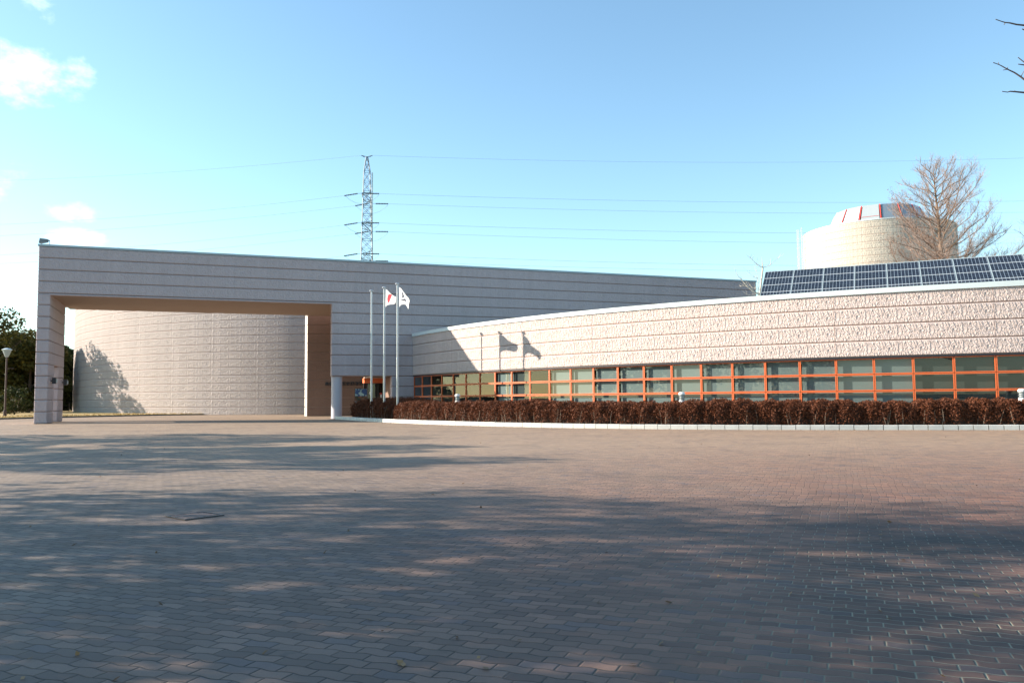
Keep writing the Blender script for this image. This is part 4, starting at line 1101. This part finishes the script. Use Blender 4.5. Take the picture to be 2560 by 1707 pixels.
# trees left of the view that throw the long shadows across the plaza
SG = 'trees left of the plaza'
spec = [(-39, 36.0, 13.2, 4.6, 2.6, 4000), (-37, 29.6, 13.4, 4.8, 2.2, 5400), (-34, 24.4, 13.4, 3.8, 2.2, 4600),
        (-28, 15.6, 12.0, 2.4, 3.2, 1500), (-22, 12.2, 12.6, 3.3, 2.0, 3400), (-15.5, 8.2, 7.4, 3.2, 1.4, 3200), (-26.5, 12.8, 13.4, 3.0, 3.5, 2000), (-11.5, 4.8, 6.2, 2.6, 1.2, 3000), (-19, 8.4, 8.8, 3.2, 1.6, 2600)]
protos = {}
labs = ['farthest broad tree left of the plaza', 'broad tree left of the plaza throwing the first shadow band', 'slender tree left of the plaza near the lawn', 'loose tree left of the plaza', 'broad tree left of the plaza at mid distance',
        'low tree left of the plaza', 'tallest tree left of the plaza', 'small tree close to the left of the viewer', 'tall tree close to the left of the viewer']
for i, (x, y, h, rad, zl_, nl) in enumerate(spec):
    t = make_tree('plaza_tree', (x, y, 0), labs[i], h, rad, zl_, nl, 70 + i, 'leaf', .28 if i < 3 else .19, group=SG, lumps=26 if i < 3 else 20, soft=i >= 3)

# ------------------------------------------------------------------ camera
cam = bpy.data.cameras.new('camera'); co = bpy.data.objects.new('camera', cam); col.objects.link(co)
cam.sensor_width = 36.0; cam.lens = 36.0 * F / 2560; cam.clip_end = 6000; cam.clip_start = .05
c, s = math.cos(ROLL), math.sin(ROLL); cp_, sp2 = math.cos(PITCH), math.sin(PITCH)
rt = Vector((c, s * sp2, -s * cp_)); upv = Vector((s, -c * sp2, c * cp_)); fw = Vector((0, cp_, sp2))
co.matrix_world = Matrix(((rt.x, upv.x, -fw.x, 0), (rt.y, upv.y, -fw.y, 0), (rt.z, upv.z, -fw.z, CZ), (0, 0, 0, 1)))
sc.camera = co

# ------------------------------------------------------------------ sun and sky
sv = Vector((math.sin(SUN_AZ) * math.cos(SUN_EL), math.cos(SUN_AZ) * math.cos(SUN_EL), math.sin(SUN_EL)))
sl = bpy.data.lights.new('sun', 'SUN'); so_ = bpy.data.objects.new('sun', sl); col.objects.link(so_)
sl.energy = 4.9; sl.angle = R(0.5); sl.color = (1.0, 0.87, 0.735)
so_.rotation_euler = sv.to_track_quat('Z', 'Y').to_euler(); so_.location = (-60, 20, 60)

wd = bpy.data.worlds.new('World'); sc.world = wd; wd.use_nodes = True
nt = wd.node_tree; nt.nodes.clear()
def wn(t, **k):
    x = nt.nodes.new(t)
    for a_, b_ in k.items(): setattr(x, a_, b_)
    return x
sky = wn('ShaderNodeTexSky', sky_type='NISHITA'); sky.sun_disc = False; sky.sun_elevation = SUN_EL; sky.sun_rotation = SUN_AZ
sky.air_density = 1.0; sky.dust_density = 0.35; sky.ozone_density = 1.4
bg = wn('ShaderNodeBackground'); bg.inputs['Strength'].default_value = 0.13
out = wn('ShaderNodeOutputWorld')
tc = wn('ShaderNodeTexCoord')
def wm(op, a_, b_=None, c_=None, clamp=False):
    x = wn('ShaderNodeMath', operation=op); x.use_clamp = clamp
    for i, v in enumerate((a_, b_, c_)):
        if v is None: continue
        if isinstance(v, bpy.types.NodeSocket): nt.links.new(v, x.inputs[i])
        else: x.inputs[i].default_value = v
    return x.outputs[0]
sx = wn('ShaderNodeSeparateXYZ'); nt.links.new(tc.outputs['Generated'], sx.inputs[0])
az = wm('ARCTAN2', sx.outputs[0], sx.outputs[1]); el = wm('ARCSINE', sx.outputs[2])
cv = wn('ShaderNodeCombineXYZ'); nt.links.new(az, cv.inputs[0]); nt.links.new(wm('MULTIPLY', el, 1.5), cv.inputs[1])
no = wn('ShaderNodeTexNoise'); nt.links.new(cv.outputs[0], no.inputs['Vector']); no.inputs['Scale'].default_value = 17; no.inputs['Detail'].default_value = 7; no.inputs['Roughness'].default_value = .58
nb_ = wn('ShaderNodeTexNoise'); nt.links.new(cv.outputs[0], nb_.inputs['Vector']); nb_.inputs['Scale'].default_value = 5; nb_.inputs['Detail'].default_value = 3
tot = None
for px, py, rx, ry, amp in ((60, 180, 140, 68, .95), (8, 462, 52, 52, .7), (185, 532, 80, 20, .55), (205, 592, 120, 20, .5), (92, 18, 36, 44, .45)):
    rr = ray(px, py); n_ = rr / np.linalg.norm(rr); a_ = math.atan2(n_[0], n_[1]); e_ = math.asin(n_[2])
    dx = wm('DIVIDE', wm('SUBTRACT', az, a_), rx / F); dy = wm('DIVIDE', wm('SUBTRACT', el, e_), ry / F)
    d2 = wm('ADD', wm('MULTIPLY', dx, dx), wm('MULTIPLY', dy, dy))
    k_ = wm('MULTIPLY', wm('SUBTRACT', 1.25, d2, clamp=False), amp)
    tot = k_ if tot is None else wm('MAXIMUM', tot, k_)
cl_ = wm('ADD', wm('MULTIPLY', tot, .55), wm('MULTIPLY', wm('SUBTRACT', no.outputs[0], .5), 2.6))
mr = wn('ShaderNodeMapRange'); nt.links.new(cl_, mr.inputs[0]); mr.inputs[1].default_value = .14; mr.inputs[2].default_value = .95; mr.interpolation_type = 'SMOOTHSTEP'
cf = wm('MULTIPLY', mr.outputs[0], .66)
tint = wn('ShaderNodeMix', data_type='RGBA', blend_type='MULTIPLY'); tint.inputs[0].default_value = 1.0
nt.links.new(sky.outputs[0], tint.inputs[6]); tint.inputs[7].default_value = (0.82, 0.95, 0.93, 1)
mxn = wn('ShaderNodeMix', data_type='RGBA'); nt.links.new(cf, mxn.inputs[0]); nt.links.new(tint.outputs[2], mxn.inputs[6]); mxn.inputs[7].default_value = (6.0, 6.5, 6.9, 1)
nt.links.new(mxn.outputs[2], bg.inputs['Color']); nt.links.new(bg.outputs[0], out.inputs['Surface'])

# ------------------------------------------------------------------ render settings
sc.view_settings.view_transform = 'Standard'; sc.view_settings.look = 'None'; sc.view_settings.exposure = 1.25; sc.view_settings.gamma = 1.0
sc.cycles.use_denoising = True
sc.cycles.transparent_max_bounces = 16
sc.cycles.max_bounces = 8
